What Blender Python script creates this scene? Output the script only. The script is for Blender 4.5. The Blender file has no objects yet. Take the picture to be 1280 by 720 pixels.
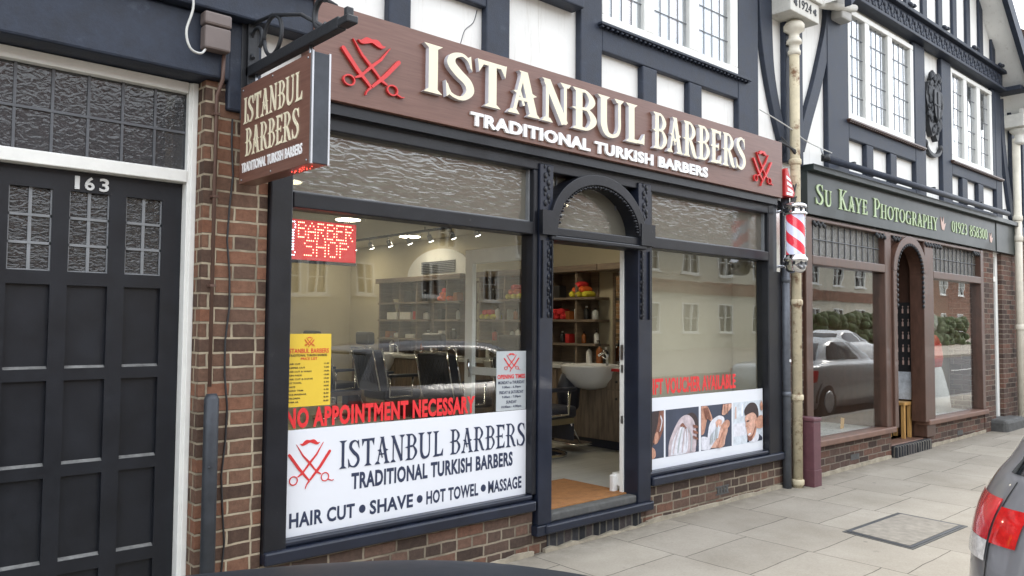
import bpy, math, random
from mathutils import Vector, Matrix
random.seed(7)
R_ = math.radians
sc = bpy.context.scene
# ------------------------------------------------------------------ camera
cd = bpy.data.cameras.new('camera'); cam = bpy.data.objects.new('camera', cd)
sc.collection.objects.link(cam); sc.camera = cam
cd.sensor_width = 36; cd.lens = 27.93; cd.clip_start = 0.05; cd.clip_end = 600
rot = Matrix(((0.74328679, -0.03699618, -0.66794912), (-0.66892518, -0.02917595, -0.74275694), (0.00799112, 0.99888941, -0.04643377)))
cam.matrix_world = Matrix.Translation((0, -4.0, 1.57)) @ rot.to_4x4()
# ------------------------------------------------------------------ sky, sun, exposure
SUN_EL, SUN_AZ = 46, 75          # azimuth counted clockwise from +Y
w = bpy.data.worlds.new('World'); sc.world = w; w.use_nodes = True
nt = w.node_tree; N = nt.nodes; L = nt.links
N.clear()
wo = N.new('ShaderNodeOutputWorld'); bg = N.new('ShaderNodeBackground'); bg.inputs[1].default_value = 0.13
sky = N.new('ShaderNodeTexSky'); sky.sky_type = 'NISHITA'; sky.sun_disc = False
sky.sun_elevation = R_(SUN_EL); sky.sun_rotation = R_(SUN_AZ)
tc = N.new('ShaderNodeTexCoord'); nz = N.new('ShaderNodeTexNoise')
nz.inputs['Scale'].default_value = 2.6; nz.inputs['Detail'].default_value = 6; nz.inputs['Roughness'].default_value = 0.6
rp = N.new('ShaderNodeValToRGB'); rp.color_ramp.elements[0].position = 0.36; rp.color_ramp.elements[0].color = (.62, .62, .62, 1)
rp.color_ramp.elements[1].position = 0.62; rp.color_ramp.elements[1].color = (.97, .97, .97, 1)
mx = N.new('ShaderNodeMix'); mx.data_type = 'RGBA'; mx.inputs['B'].default_value = (8.2, 8.5, 8.9, 1)
L.new(tc.outputs['Generated'], nz.inputs['Vector']); L.new(nz.outputs['Fac'], rp.inputs[0])
L.new(rp.outputs[0], mx.inputs['Factor']); L.new(sky.outputs[0], mx.inputs['A']); L.new(mx.outputs['Result'], bg.inputs[0])
L.new(bg.outputs[0], wo.inputs[0])
sl = bpy.data.lights.new('sun', 'SUN'); sl.energy = 2.0; sl.angle = R_(18); sl.color = (1, .95, .88)
so = bpy.data.objects.new('sun', sl); sc.collection.objects.link(so)
sd = Vector((math.sin(R_(SUN_AZ)) * math.cos(R_(SUN_EL)), math.cos(R_(SUN_AZ)) * math.cos(R_(SUN_EL)), math.sin(R_(SUN_EL))))
so.rotation_euler = sd.to_track_quat('Z', 'Y').to_euler(); so.location = (0, -10, 12)
vs = sc.view_settings; vs.view_transform = 'Standard'; vs.look = 'None'; vs.gamma = 1; vs.exposure = 1.6
vs.use_curve_mapping = False
try:
    sc.cycles.max_bounces = 10; sc.cycles.transparent_max_bounces = 16; sc.cycles.caustics_reflective = False; sc.cycles.caustics_refractive = False
    sc.cycles.use_denoising = True; sc.cycles.sample_clamp_indirect = 6
except Exception: pass

# ------------------------------------------------------------------ materials
MATS = {}
def nodes(name):
    m = bpy.data.materials.new(name); m.use_nodes = True; MATS[name] = m
    t = m.node_tree; b = t.nodes['Principled BSDF']
    return m, t, b
def pos(t, kind='Object', scale=(1, 1, 1)):
    c = t.nodes.new('ShaderNodeTexCoord'); mp = t.nodes.new('ShaderNodeMapping'); mp.inputs['Scale'].default_value = scale
    t.links.new(c.outputs[kind], mp.inputs[0]); return mp.outputs[0]
def noise(t, vec, scale, detail=5, rough=.6, dist=0):
    n = t.nodes.new('ShaderNodeTexNoise'); n.inputs['Scale'].default_value = scale; n.inputs['Detail'].default_value = detail
    n.inputs['Roughness'].default_value = rough; n.inputs['Distortion'].default_value = dist
    t.links.new(vec, n.inputs['Vector']); return n.outputs['Fac']
def ramp(t, fac, stops):
    r = t.nodes.new('ShaderNodeValToRGB'); e = r.color_ramp.elements
    while len(e) < len(stops): e.new(.5)
    for el, (p, c) in zip(e, stops): el.position = p; el.color = (*c, 1) if len(c) == 3 else c
    t.links.new(fac, r.inputs[0]); return r.outputs[0]
def mixc(t, fac, a, b, mode='MIX'):
    m = t.nodes.new('ShaderNodeMix'); m.data_type = 'RGBA'; m.blend_type = mode
    for s, v in (('Factor', fac), ('A', a), ('B', b)):
        if isinstance(v, (int, float)): m.inputs[s].default_value = v
        elif isinstance(v, tuple): m.inputs[s].default_value = (*v[:3], 1)
        else: t.links.new(v, m.inputs[s])
    return m.outputs['Result']
def bump(t, b, h, st, dist=.01, sock='Normal'):
    n = t.nodes.new('ShaderNodeBump'); n.inputs['Strength'].default_value = st; n.inputs['Distance'].default_value = dist
    t.links.new(h, n.inputs['Height']); t.links.new(n.outputs[0], b.inputs[sock]); return n.outputs[0]
def pm(name, col, rough=.5, metal=0, var=.15, scale=6, stretch=(1, 1, 1), bmp=0, bscale=None, bdist=.004, coat=0, dirt=None, spec=.5, emit=0):
    m, t, b = nodes(name)
    v = pos(t, 'Object', stretch); n = noise(t, v, scale, 6, .65)
    lo = tuple(max(0, c * (1 - var)) for c in col); hi = tuple(min(1, c * (1 + var)) for c in col)
    c = ramp(t, n, [(.3, lo), (.7, hi)])
    if dirt:
        n2 = noise(t, pos(t, 'Object'), dirt[1], 8, .7)
        c = mixc(t, ramp(t, n2, [(dirt[2], (0, 0, 0)), (dirt[2] + .14, (1, 1, 1))]), c, dirt[0])
    t.links.new(c, b.inputs['Base Color'])
    b.inputs['Metallic'].default_value = metal; b.inputs['Specular IOR Level'].default_value = spec
    rr = t.nodes.new('ShaderNodeMapRange'); rr.inputs['To Min'].default_value = max(.02, rough - .1); rr.inputs['To Max'].default_value = min(1, rough + .1)
    t.links.new(n, rr.inputs['Value']); t.links.new(rr.outputs[0], b.inputs['Roughness'])
    b.inputs['Coat Weight'].default_value = coat
    if bmp:
        h = noise(t, v, bscale or scale * 4, 8, .65); bump(t, b, h, bmp, bdist)
    if emit:
        b.inputs['Emission Color'].default_value = (*col, 1); b.inputs['Emission Strength'].default_value = emit
    return m
def brick_mat(name, c1, c2, cm, bw=.225, rh=.075, ms=.011, off=.5, squash=.55, sf=2, dark=.62, bst=.9, sm=.3):
    m, t, b = nodes(name)
    g = t.nodes.new('ShaderNodeNewGeometry'); sx = t.nodes.new('ShaderNodeSeparateXYZ'); t.links.new(g.outputs['Position'], sx.inputs[0])
    ad = t.nodes.new('ShaderNodeMath'); t.links.new(sx.outputs[0], ad.inputs[0]); t.links.new(sx.outputs[1], ad.inputs[1])
    cb = t.nodes.new('ShaderNodeCombineXYZ'); t.links.new(ad.outputs[0], cb.inputs[0]); t.links.new(sx.outputs[2], cb.inputs[1])
    nn = t.nodes.new('ShaderNodeTexNoise'); nn.inputs['Scale'].default_value = 9; nn.inputs['Detail'].default_value = 5; t.links.new(g.outputs['Position'], nn.inputs['Vector'])
    va = t.nodes.new('ShaderNodeVectorMath'); va.operation = 'MULTIPLY_ADD'; va.inputs[1].default_value = (.016, .014, 0); t.links.new(nn.outputs['Color'], va.inputs[0]); t.links.new(cb.outputs[0], va.inputs[2])
    br = t.nodes.new('ShaderNodeTexBrick'); br.offset = off; br.squash = squash; br.squash_frequency = sf
    for k, val in (('Scale', 1), ('Mortar Size', ms), ('Mortar Smooth', sm), ('Bias', 0), ('Brick Width', bw), ('Row Height', rh)): br.inputs[k].default_value = val
    br.inputs['Color1'].default_value = (0, 0, 0, 1); br.inputs['Color2'].default_value = (1, 1, 1, 1); br.inputs['Mortar'].default_value = (.5, .5, .5, 1)
    t.links.new(va.outputs[0], br.inputs['Vector'])
    n1 = noise(t, g.outputs['Position'], 26, 8, .75); n2 = noise(t, g.outputs['Position'], 3.1, 4, .6)
    per = ramp(t, br.outputs['Color'], [(0, tuple(c * dark for c in c1)), (.35, c1), (.7, c2), (1, (c2[0] * 1.2, c2[1] * 1.0, c2[2] * .92))])
    per = mixc(t, .55, per, ramp(t, n1, [(.3, (.35, .33, .33)), (.7, (1.5, 1.45, 1.4))]), 'MULTIPLY')
    mor = mixc(t, n1, tuple(c * .7 for c in cm), tuple(min(1, c * 1.25) for c in cm))
    mor = mixc(t, ramp(t, n2, [(.45, (0, 0, 0)), (.65, (.75, .75, .75))]), mor, tuple(c * .32 for c in cm))
    t.links.new(mixc(t, br.outputs['Fac'], per, mor), b.inputs['Base Color']); b.inputs['Roughness'].default_value = .88; b.inputs['Specular IOR Level'].default_value = .25
    h = t.nodes.new('ShaderNodeMath'); h.operation = 'MULTIPLY_ADD'; h.inputs[1].default_value = -1; t.links.new(br.outputs['Fac'], h.inputs[0])
    h2 = t.nodes.new('ShaderNodeMath'); h2.operation = 'MULTIPLY'; h2.inputs[1].default_value = .7; t.links.new(n1, h2.inputs[0]); t.links.new(h2.outputs[0], h.inputs[2])
    bump(t, b, h.outputs[0], bst, .007)
    return m
brick_mat('brick_pier', (.105, .066, .049), (.17, .096, .064), (.40, .335, .24), ms=.0075, sm=.4)
brick_mat('brick_plinth', (.088, .062, .050), (.135, .085, .064), (.28, .235, .175), ms=.0085, sm=.4)
brick_mat('brick_studio', (.082, .055, .046), (.12, .073, .057), (.23, .195, .155), squash=1, ms=.007, sm=.4)
brick_mat('brick_inside', (.30, .20, .12), (.42, .28, .17), (.5, .42, .3), squash=1, ms=.006)
brick_mat('brick_blue', (.035, .037, .042), (.055, .055, .06), (.15, .14, .12), bw=.075, rh=.4, ms=.009, off=0, squash=1)
brick_mat('brick_far', (.2, .09, .06), (.26, .12, .08), (.35, .3, .24), squash=1)
pm('black_paint', (.009, .010, .014), .36, var=.3, scale=5, bmp=.3, bscale=60, bdist=.002, coat=.08, spec=.35, dirt=((.05, .05, .05), 14, .64))
pm('door_paint', (.0095, .011, .015), .42, var=.25, scale=7, bmp=.2, bscale=90, bdist=.0015, spec=.35, dirt=((.03, .031, .034), 20, .68))
pm('timber_paint', (.019, .026, .043), .55, var=.3, scale=4, stretch=(3, 3, 3), bmp=.5, bscale=30, bdist=.004, dirt=((.05, .06, .08), 6, .62), spec=.4)
pm('blue_black', (.011, .015, .028), .32, var=.25, scale=5, bmp=.2, bscale=70, bdist=.0015, coat=.12, spec=.4, dirt=((.07, .07, .07), 18, .66))
pm('white_paint', (.78, .78, .74), .45, var=.06, scale=9, bmp=.2, bscale=50, bdist=.001, dirt=((.5, .47, .4), 9, .66))
pm('render_white', (.80, .80, .77), .9, var=.05, scale=3, bmp=.35, bscale=26, bdist=.004, dirt=((.64, .63, .58), 4, .62))
pm('render_cream', (.56, .53, .44), .9, var=.08, scale=2, bmp=.3, bscale=20, bdist=.004)
def plaster(name, col):
    m, t, b = nodes(name); a = noise(t, pos(t), 3, 6, .6); st = noise(t, pos(t, 'Object', (9, 9, .7)), 2.2, 6, .7); g = noise(t, pos(t), 40, 6, .7)
    c = mixc(t, ramp(t, a, [(.35, (0, 0, 0)), (.7, (1, 1, 1))]), col, tuple(v * .93 for v in col))
    c = mixc(t, ramp(t, st, [(.56, (0, 0, 0)), (.74, (.55, .55, .55))]), c, (.50, .48, .42)); t.links.new(c, b.inputs['Base Color'])
    b.inputs['Roughness'].default_value = .92; bump(t, b, g, .35, .004)
MATS.pop('render_white'); plaster('render_white', (.84, .84, .81))
pm('render_grey', (.5, .5, .48), .9, var=.1, scale=2)
pm('cement', (.33, .29, .22), .95, var=.3, scale=9, bmp=.8, bscale=30, bdist=.008)
pm('stone_dark', (.075, .075, .072), .75, var=.35, scale=14, bmp=.6, bscale=60, bdist=.003)
pm('mat_coir', (.30, .135, .045), 1, var=.25, scale=12, bmp=1, bscale=260, bdist=.004, dirt=((.16, .075, .03), 6, .56))
pm('cream_letter', (.80, .74, .55), .4, var=.03)
pm('letter_side', (.62, .62, .66), .35, var=.05)
pm('white_letter', (.88, .88, .88), .4, var=.02)
pm('red_letter', (.62, .035, .035), .4, var=.06)
pm('red_vinyl', (.72, .03, .035), .45, var=.05)
pm('navy_ink', (.025, .035, .075), .5, var=.08)
pm('black_ink', (.02, .02, .022), .5)
pm('poster_white', (.74, .76, .80), .5, var=.02, scale=2)
pm('poster_grey', (.42, .45, .46), .5, var=.04, scale=3)
pm('poster_yellow', (.72, .50, .045), .45, var=.06, scale=3)
pm('brown_paint', (.080, .040, .027), .42, var=.3, scale=5, stretch=(4, 4, 1), bmp=.3, bscale=40, bdist=.002, coat=.2)
pm('brown_sill', (.155, .085, .060), .55, var=.25, scale=7, bmp=.4, bscale=40)
pm('maroon_paint', (.115, .045, .055), .5, var=.2, scale=9, bmp=.2, bscale=60, dirt=((.2, .12, .12), 16, .62))
pm('green_board', (.012, .020, .019), .45, var=.2, scale=3, coat=.1)
pm('green_letter', (.42, .53, .30), .4, var=.08)
pm('pink_print', (.6, .42, .36), .5)
pm('chrome', (.75, .76, .78), .12, 1, var=.05)
pm('steel', (.35, .36, .38), .35, 1, var=.15, scale=10)
pm('alu', (.5, .51, .53), .4, .8, var=.1)
pm('grey_pipe', (.11, .12, .14), .45, .3, var=.25, scale=9, bmp=.2, bscale=40, dirt=((.22, .22, .22), 12, .62))
pm('guard_grey', (.05, .056, .066), .5, .4, var=.25, scale=9, bmp=.2, bscale=40)
pm('cream_pipe', (.56, .49, .34), .65, var=.18, scale=6, bmp=.5, bscale=40, dirt=((.17, .085, .04), 9, .53))
pm('cream_pipe_clean', (.66, .62, .52), .6, var=.12, scale=6, bmp=.3, bscale=30, dirt=((.38, .22, .12), 7, .66))
pm('stone_hopper', (.58, .57, .52), .7, var=.12, scale=8, bmp=.3, dirt=((.36, .34, .3), 9, .6))
pm('iron_black', (.022, .024, .028), .5, .2, var=.3, scale=20, bmp=.4, bscale=50)
pm('cable_black', (.018, .018, .02), .5)
pm('cable_white', (.55, .55, .52), .5)
pm('conduit_brown', (.10, .055, .04), .55, var=.2)
pm('box_brown', (.145, .115, .105), .5, var=.12, scale=8)
pm('lead', (.10, .105, .115), .5, .2)
pm('lead_light', (.20, .21, .22), .5, .0)
pm('number_white', (.62, .63, .62), .45)
pm('curtain', (.66, .68, .71), .9, var=.12, scale=4, stretch=(8, 8, .4))
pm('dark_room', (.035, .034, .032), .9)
pm('door_ledge', (.16, .16, .155), .7, var=.35, scale=30)
pm('beige_wall', (.44, .40, .295), .85, var=.05, scale=2)
pm('ceiling_white', (.62, .59, .48), .9, var=.03)
pm('shelf_wood', (.165, .125, .092), .6, var=.3, scale=5, stretch=(1, 1, 9), bmp=.15, bscale=20)
pm('counter_white', (.66, .67, .66), .3, var=.04)
pm('vanity_wood', (.235, .18, .132), .55, var=.4, scale=5, stretch=(6, 6, .7), bmp=.15, bscale=20)
pm('kick_dark', (.03, .035, .05), .5)
pm('ceramic', (.78, .79, .79), .08, var=.01, coat=.5)
pm('leather', (.030, .034, .050), .42, var=.2, scale=9, bmp=.3, bscale=60, bdist=.003)
pm('towel_orange', (.72, .13, .03), 1, var=.2, scale=20, bmp=.6, bscale=90)
pm('towel_red', (.62, .03, .035), 1, var=.2, scale=20, bmp=.6, bscale=90)
pm('towel_yellow', (.66, .60, .05), 1, var=.2, scale=20, bmp=.6, bscale=90)
pm('plastic_white', (.74, .74, .72), .35)
pm('plastic_black', (.02, .02, .022), .35)
pm('plastic_red', (.5, .03, .03), .35)
pm('plastic_amber', (.30, .10, .03), .25)
pm('plastic_clear', (.42, .45, .45), .15)
pm('pole_red', (.58, .02, .045), .3, var=.04, emit=.25)
pm('pole_white', (.52, .54, .70), .3, var=.04, emit=.22)
pm('pine', (.52, .30, .10), .5, var=.25, scale=6, stretch=(6, 6, 1))
pm('board_black', (.018, .018, .02), .6)
pm('tyre', (.02, .02, .02), .85)
pm('car_dark', (.007, .010, .015), .45, .0, var=.05, spec=.08)
pm('car_grey', (.235, .235, .25), .34, .35, var=.03, scale=2, coat=1)
pm('car_silver', (.42, .44, .46), .3, .2, var=.03, coat=1)
pm('car_white', (.7, .7, .7), .3, 0, var=.03, coat=1)
pm('car_glass', (.012, .014, .016), .04, 0, coat=1)
pm('lamp_red', (.55, .012, .02), .1, 0, var=.25, scale=12, coat=1, bmp=.5, bscale=110, bdist=.004)
pm('lamp_red_bright', (.55, .016, .016), .08, 0, var=.3, scale=30, coat=1)
pm('lamp_clear', (.72, .70, .68), .12, 0, var=.3, scale=40, coat=1, bmp=.6, bscale=90)
pm('rubber', (.018, .018, .018), .7)
pm('skin', (.50, .26, .18), .6, var=.38, scale=22)
pm('skin_light', (.62, .36, .27), .6, var=.38, scale=22)
pm('skin_dark', (.22, .09, .06), .6, var=.38, scale=22)
pm('hair_dark', (.045, .03, .03), .7, var=.3, scale=60)
pm('photo_dark', (.045, .055, .085), .6, var=.2)
pm('photo_light', (.60, .65, .70), .6, var=.25, scale=14)
pm('towel_pink', (.52, .44, .46), .8, var=.28, scale=18)
pm('foam', (.68, .68, .73), .7, var=.2, scale=22)
pm('shirt_navy', (.03, .035, .06), .7)
pm('dress_white', (.6, .6, .58), .9, var=.08, scale=10)
pm('cape_red', (.45, .05, .04), .9, var=.2, scale=10)
pm('hair_grey', (.4, .38, .35), .9, var=.2, scale=40)
pm('roof_tile', (.12, .06, .045), .85, var=.35, scale=20, bmp=.6, bscale=12, bdist=.02)
pm('asphalt', (.055, .055, .056), .9, var=.25, scale=18, bmp=.6, bscale=160, bdist=.006)
pm('cover_infill', (.27, .245, .205), .9, var=.25, scale=14, bmp=.5, bscale=80)
pm('kerb_stone', (.30, .285, .26), .9, var=.2, scale=8, bmp=.5, bscale=60)
pm('line_white', (.6, .6, .57), .8, var=.15, scale=10)
pm('leaf', (.055, .085, .022), .7, var=.6, scale=6, bmp=1, bscale=30, bdist=.05)
pm('bark', (.09, .07, .05), .9, var=.3)
def emit_mat(name, col, st):
    m, t, b = nodes(name); b.inputs['Base Color'].default_value = (*col, 1)
    b.inputs['Emission Color'].default_value = (*col, 1); b.inputs['Emission Strength'].default_value = st
    n = noise(t, pos(t), 40, 2); mr = t.nodes.new('ShaderNodeMapRange'); mr.inputs['To Min'].default_value = st * .9; mr.inputs['To Max'].default_value = st * 1.1
    t.links.new(n, mr.inputs['Value']); t.links.new(mr.outputs[0], b.inputs['Emission Strength'])
emit_mat('lamp_glow', (1, .87, .64), 15)
emit_mat('spot_glow', (1, .95, .85), 8)
emit_mat('led_red', (1, .06, .04), 1.6)
emit_mat('led_core', (1, .30, .20), 2.6)
emit_mat('led_white', (.6, .85, 1), 1.6)
emit_mat('led_panel', (.30, .004, .008), .5)
def glass_mat(name, tint, refl=1.0, rough=0.0, extra=0.03):
    m = bpy.data.materials.new(name); m.use_nodes = True; MATS[name] = m; t = m.node_tree; t.nodes.clear()
    o = t.nodes.new('ShaderNodeOutputMaterial'); tr = t.nodes.new('ShaderNodeBsdfTransparent'); tr.inputs[0].default_value = (*tint, 1)
    gl = t.nodes.new('ShaderNodeBsdfGlossy'); gl.inputs['Roughness'].default_value = rough; gl.inputs['Color'].default_value = (1, 1, 1, 1)
    lw = t.nodes.new('ShaderNodeLayerWeight'); lw.inputs[0].default_value = .5
    pw = t.nodes.new('ShaderNodeMath'); pw.operation = 'POWER'; pw.inputs[1].default_value = 4.6; t.links.new(lw.outputs['Facing'], pw.inputs[0])
    ma = t.nodes.new('ShaderNodeMath'); ma.operation = 'MULTIPLY_ADD'; ma.inputs[1].default_value = refl; ma.inputs[2].default_value = extra; ma.use_clamp = True
    t.links.new(pw.outputs[0], ma.inputs[0]); mi = t.nodes.new('ShaderNodeMixShader'); t.links.new(ma.outputs[0], mi.inputs[0])
    t.links.new(tr.outputs[0], mi.inputs[1]); t.links.new(gl.outputs[0], mi.inputs[2]); t.links.new(mi.outputs[0], o.inputs[0])
    v = pos(t, 'Object'); n = noise(t, v, 1.6, 2, .5); bp = t.nodes.new('ShaderNodeBump'); bp.inputs['Strength'].default_value = .05; bp.inputs['Distance'].default_value = .02
    t.links.new(n, bp.inputs['Height']); t.links.new(bp.outputs[0], gl.inputs['Normal'])
glass_mat('glass', (.95, .96, .95), 1.0, 0, .042)
glass_mat('glass_upper', (.9, .92, .94), 1.2, .01, .22)
def ripple_glass(name, body, gloss=.4, scale=(2.2, 2.2, 9), st=1.0, trans=.25, dist=1.2, sc_=6):
    m = bpy.data.materials.new(name); m.use_nodes = True; MATS[name] = m; t = m.node_tree; t.nodes.clear()
    o = t.nodes.new('ShaderNodeOutputMaterial')
    v = pos(t, 'Object', scale); n = noise(t, v, sc_, 1.5, .45, dist)
    bp = t.nodes.new('ShaderNodeBump'); bp.inputs['Strength'].default_value = st; bp.inputs['Distance'].default_value = .02; t.links.new(n, bp.inputs['Height'])
    df = t.nodes.new('ShaderNodeBsdfDiffuse'); df.inputs[0].default_value = (*body, 1); t.links.new(bp.outputs[0], df.inputs['Normal'])
    tr = t.nodes.new('ShaderNodeBsdfTransparent'); tr.inputs[0].default_value = (.8, .8, .75, 1)
    m1 = t.nodes.new('ShaderNodeMixShader'); m1.inputs[0].default_value = trans; t.links.new(df.outputs[0], m1.inputs[1]); t.links.new(tr.outputs[0], m1.inputs[2])
    gl = t.nodes.new('ShaderNodeBsdfGlossy'); gl.inputs['Roughness'].default_value = .08; t.links.new(bp.outputs[0], gl.inputs['Normal'])
    m2 = t.nodes.new('ShaderNodeMixShader'); m2.inputs[0].default_value = gloss; t.links.new(m1.outputs[0], m2.inputs[1]); t.links.new(gl.outputs[0], m2.inputs[2]); t.links.new(m2.outputs[0], o.inputs[0])
ripple_glass('ripple', (.17, .16, .13), .13, (1.5, 1.5, 6.5), st=.09, sc_=5)
ripple_glass('ripple_dark', (.060, .063, .068), .05, (2.2, 2.2, 3.2), st=.11, sc_=11)
ripple_glass('ripple_door', (.035, .035, .036), .06, (2, 2, 5), sc_=11, st=.4, trans=.1)
ripple_glass('ripple_studio', (.14, .135, .12), .16, (5, 5, 5), st=.6, sc_=9)
def wood_sign():
    m, t, b = nodes('sign_wood'); v = pos(t, 'Object', (1.2, 1.2, 26)); n = noise(t, v, 3, 8, .65, .6)
    c = ramp(t, n, [(.25, (.118, .054, .039)), (.5, (.158, .076, .055)), (.75, (.192, .099, .074))]); t.links.new(c, b.inputs['Base Color'])
    b.inputs['Roughness'].default_value = .36; bump(t, b, n, .12, .002)
wood_sign()
def mirror():
    m, t, b = nodes('mirror'); b.inputs['Metallic'].default_value = 1; b.inputs['Base Color'].default_value = (.8, .8, .78, 1); b.inputs['Roughness'].default_value = .02
    n = noise(t, pos(t), 3, 2); bump(t, b, n, .01, .01)
mirror()
def slab_mat():
    m, t, b = nodes('paving'); g = t.nodes.new('ShaderNodeNewGeometry'); sx = t.nodes.new('ShaderNodeSeparateXYZ'); t.links.new(g.outputs['Position'], sx.inputs[0])
    cb = t.nodes.new('ShaderNodeCombineXYZ'); t.links.new(sx.outputs[1], cb.inputs[0]); t.links.new(sx.outputs[0], cb.inputs[1])
    nn = t.nodes.new('ShaderNodeTexNoise'); nn.inputs['Scale'].default_value = 3; nn.inputs['Detail'].default_value = 4; t.links.new(g.outputs['Position'], nn.inputs['Vector'])
    va = t.nodes.new('ShaderNodeVectorMath'); va.operation = 'MULTIPLY_ADD'; va.inputs[1].default_value = (.03, .03, 0); t.links.new(nn.outputs['Color'], va.inputs[0]); t.links.new(cb.outputs[0], va.inputs[2])
    br = t.nodes.new('ShaderNodeTexBrick'); br.offset = .43; br.squash = .8; br.squash_frequency = 3
    for k, val in (('Scale', 1), ('Mortar Size', .0035), ('Mortar Smooth', .2), ('Bias', 0), ('Brick Width', .62), ('Row Height', .76)): br.inputs[k].default_value = val
    br.inputs['Color1'].default_value = (0, 0, 0, 1); br.inputs['Color2'].default_value = (1, 1, 1, 1); t.links.new(va.outputs[0], br.inputs['Vector'])
    n1 = noise(t, g.outputs['Position'], 60, 8, .8); n2 = noise(t, g.outputs['Position'], 1.3, 6, .65); n3 = noise(t, g.outputs['Position'], 7, 6, .7)
    per = ramp(t, br.outputs['Color'], [(0, (.298, .270, .226)), (.5, (.335, .304, .256)), (1, (.365, .333, .280))])
    per = mixc(t, .5, per, ramp(t, n1, [(.3, (.72, .72, .72)), (.7, (1.25, 1.25, 1.25))]), 'MULTIPLY')
    per = mixc(t, .7, per, ramp(t, n2, [(.3, (.74, .72, .68)), (.65, (1.1, 1.1, 1.1))]), 'MULTIPLY')
    per = mixc(t, ramp(t, n3, [(.64, (0, 0, 0)), (.72, (.5, .5, .5))]), per, (.17, .155, .13))
    vo = t.nodes.new('ShaderNodeTexVoronoi'); vo.inputs['Scale'].default_value = 2.6; t.links.new(g.outputs['Position'], vo.inputs['Vector'])
    per = mixc(t, ramp(t, vo.outputs['Distance'], [(.035, (.6, .6, .6)), (.05, (0, 0, 0))]), per, (.12, .11, .10))
    vo2 = t.nodes.new('ShaderNodeTexVoronoi'); vo2.inputs['Scale'].default_value = 19; t.links.new(g.outputs['Position'], vo2.inputs['Vector'])
    per = mixc(t, ramp(t, vo2.outputs['Distance'], [(.05, (.35, .35, .35)), (.11, (0, 0, 0))]), per, (.20, .18, .15))
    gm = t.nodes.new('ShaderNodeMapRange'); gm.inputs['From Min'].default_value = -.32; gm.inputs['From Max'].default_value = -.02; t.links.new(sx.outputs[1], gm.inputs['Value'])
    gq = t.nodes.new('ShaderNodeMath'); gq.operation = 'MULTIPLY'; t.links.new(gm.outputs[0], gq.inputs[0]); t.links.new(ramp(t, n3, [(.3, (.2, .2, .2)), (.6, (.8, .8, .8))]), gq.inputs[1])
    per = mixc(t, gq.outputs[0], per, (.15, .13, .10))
    joint = mixc(t, ramp(t, n2, [(.35, (0, 0, 0)), (.6, (1, 1, 1))]), (.035, .03, .025), (.14, .125, .10))
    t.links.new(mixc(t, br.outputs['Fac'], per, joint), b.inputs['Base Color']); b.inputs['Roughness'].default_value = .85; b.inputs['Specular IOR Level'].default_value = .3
    h = t.nodes.new('ShaderNodeMath'); h.operation = 'MULTIPLY_ADD'; h.inputs[1].default_value = -1.2; t.links.new(br.outputs['Fac'], h.inputs[0])
    h2 = t.nodes.new('ShaderNodeMath'); h2.operation = 'MULTIPLY'; h2.inputs[1].default_value = .35; t.links.new(n1, h2.inputs[0]); t.links.new(h2.outputs[0], h.inputs[2])
    bump(t, b, h.outputs[0], .7, .008)
slab_mat()
def floor_mat():
    m, t, b = nodes('floor_planks'); g = t.nodes.new('ShaderNodeNewGeometry')
    br = t.nodes.new('ShaderNodeTexBrick'); br.offset = .4
    for k, val in (('Scale', 1), ('Mortar Size', .002), ('Brick Width', 1.2), ('Row Height', .18)): br.inputs[k].default_value = val
    br.inputs['Color1'].default_value = (.40, .40, .37, 1); br.inputs['Color2'].default_value = (.48, .48, .45, 1); br.inputs['Mortar'].default_value = (.25, .25, .23, 1)
    t.links.new(g.outputs['Position'], br.inputs['Vector'])
    mp = t.nodes.new('ShaderNodeMapping'); mp.inputs['Scale'].default_value = (1.5, 14, 1); t.links.new(g.outputs['Position'], mp.inputs[0])
    n = noise(t, mp.outputs[0], 2, 6, .6)
    t.links.new(mixc(t, .5, br.outputs['Color'], ramp(t, n, [(.3, (.8, .8, .8)), (.7, (1.2, 1.2, 1.2))]), 'MULTIPLY'), b.inputs['Base Color']); b.inputs['Roughness'].default_value = .35
floor_mat()

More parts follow.
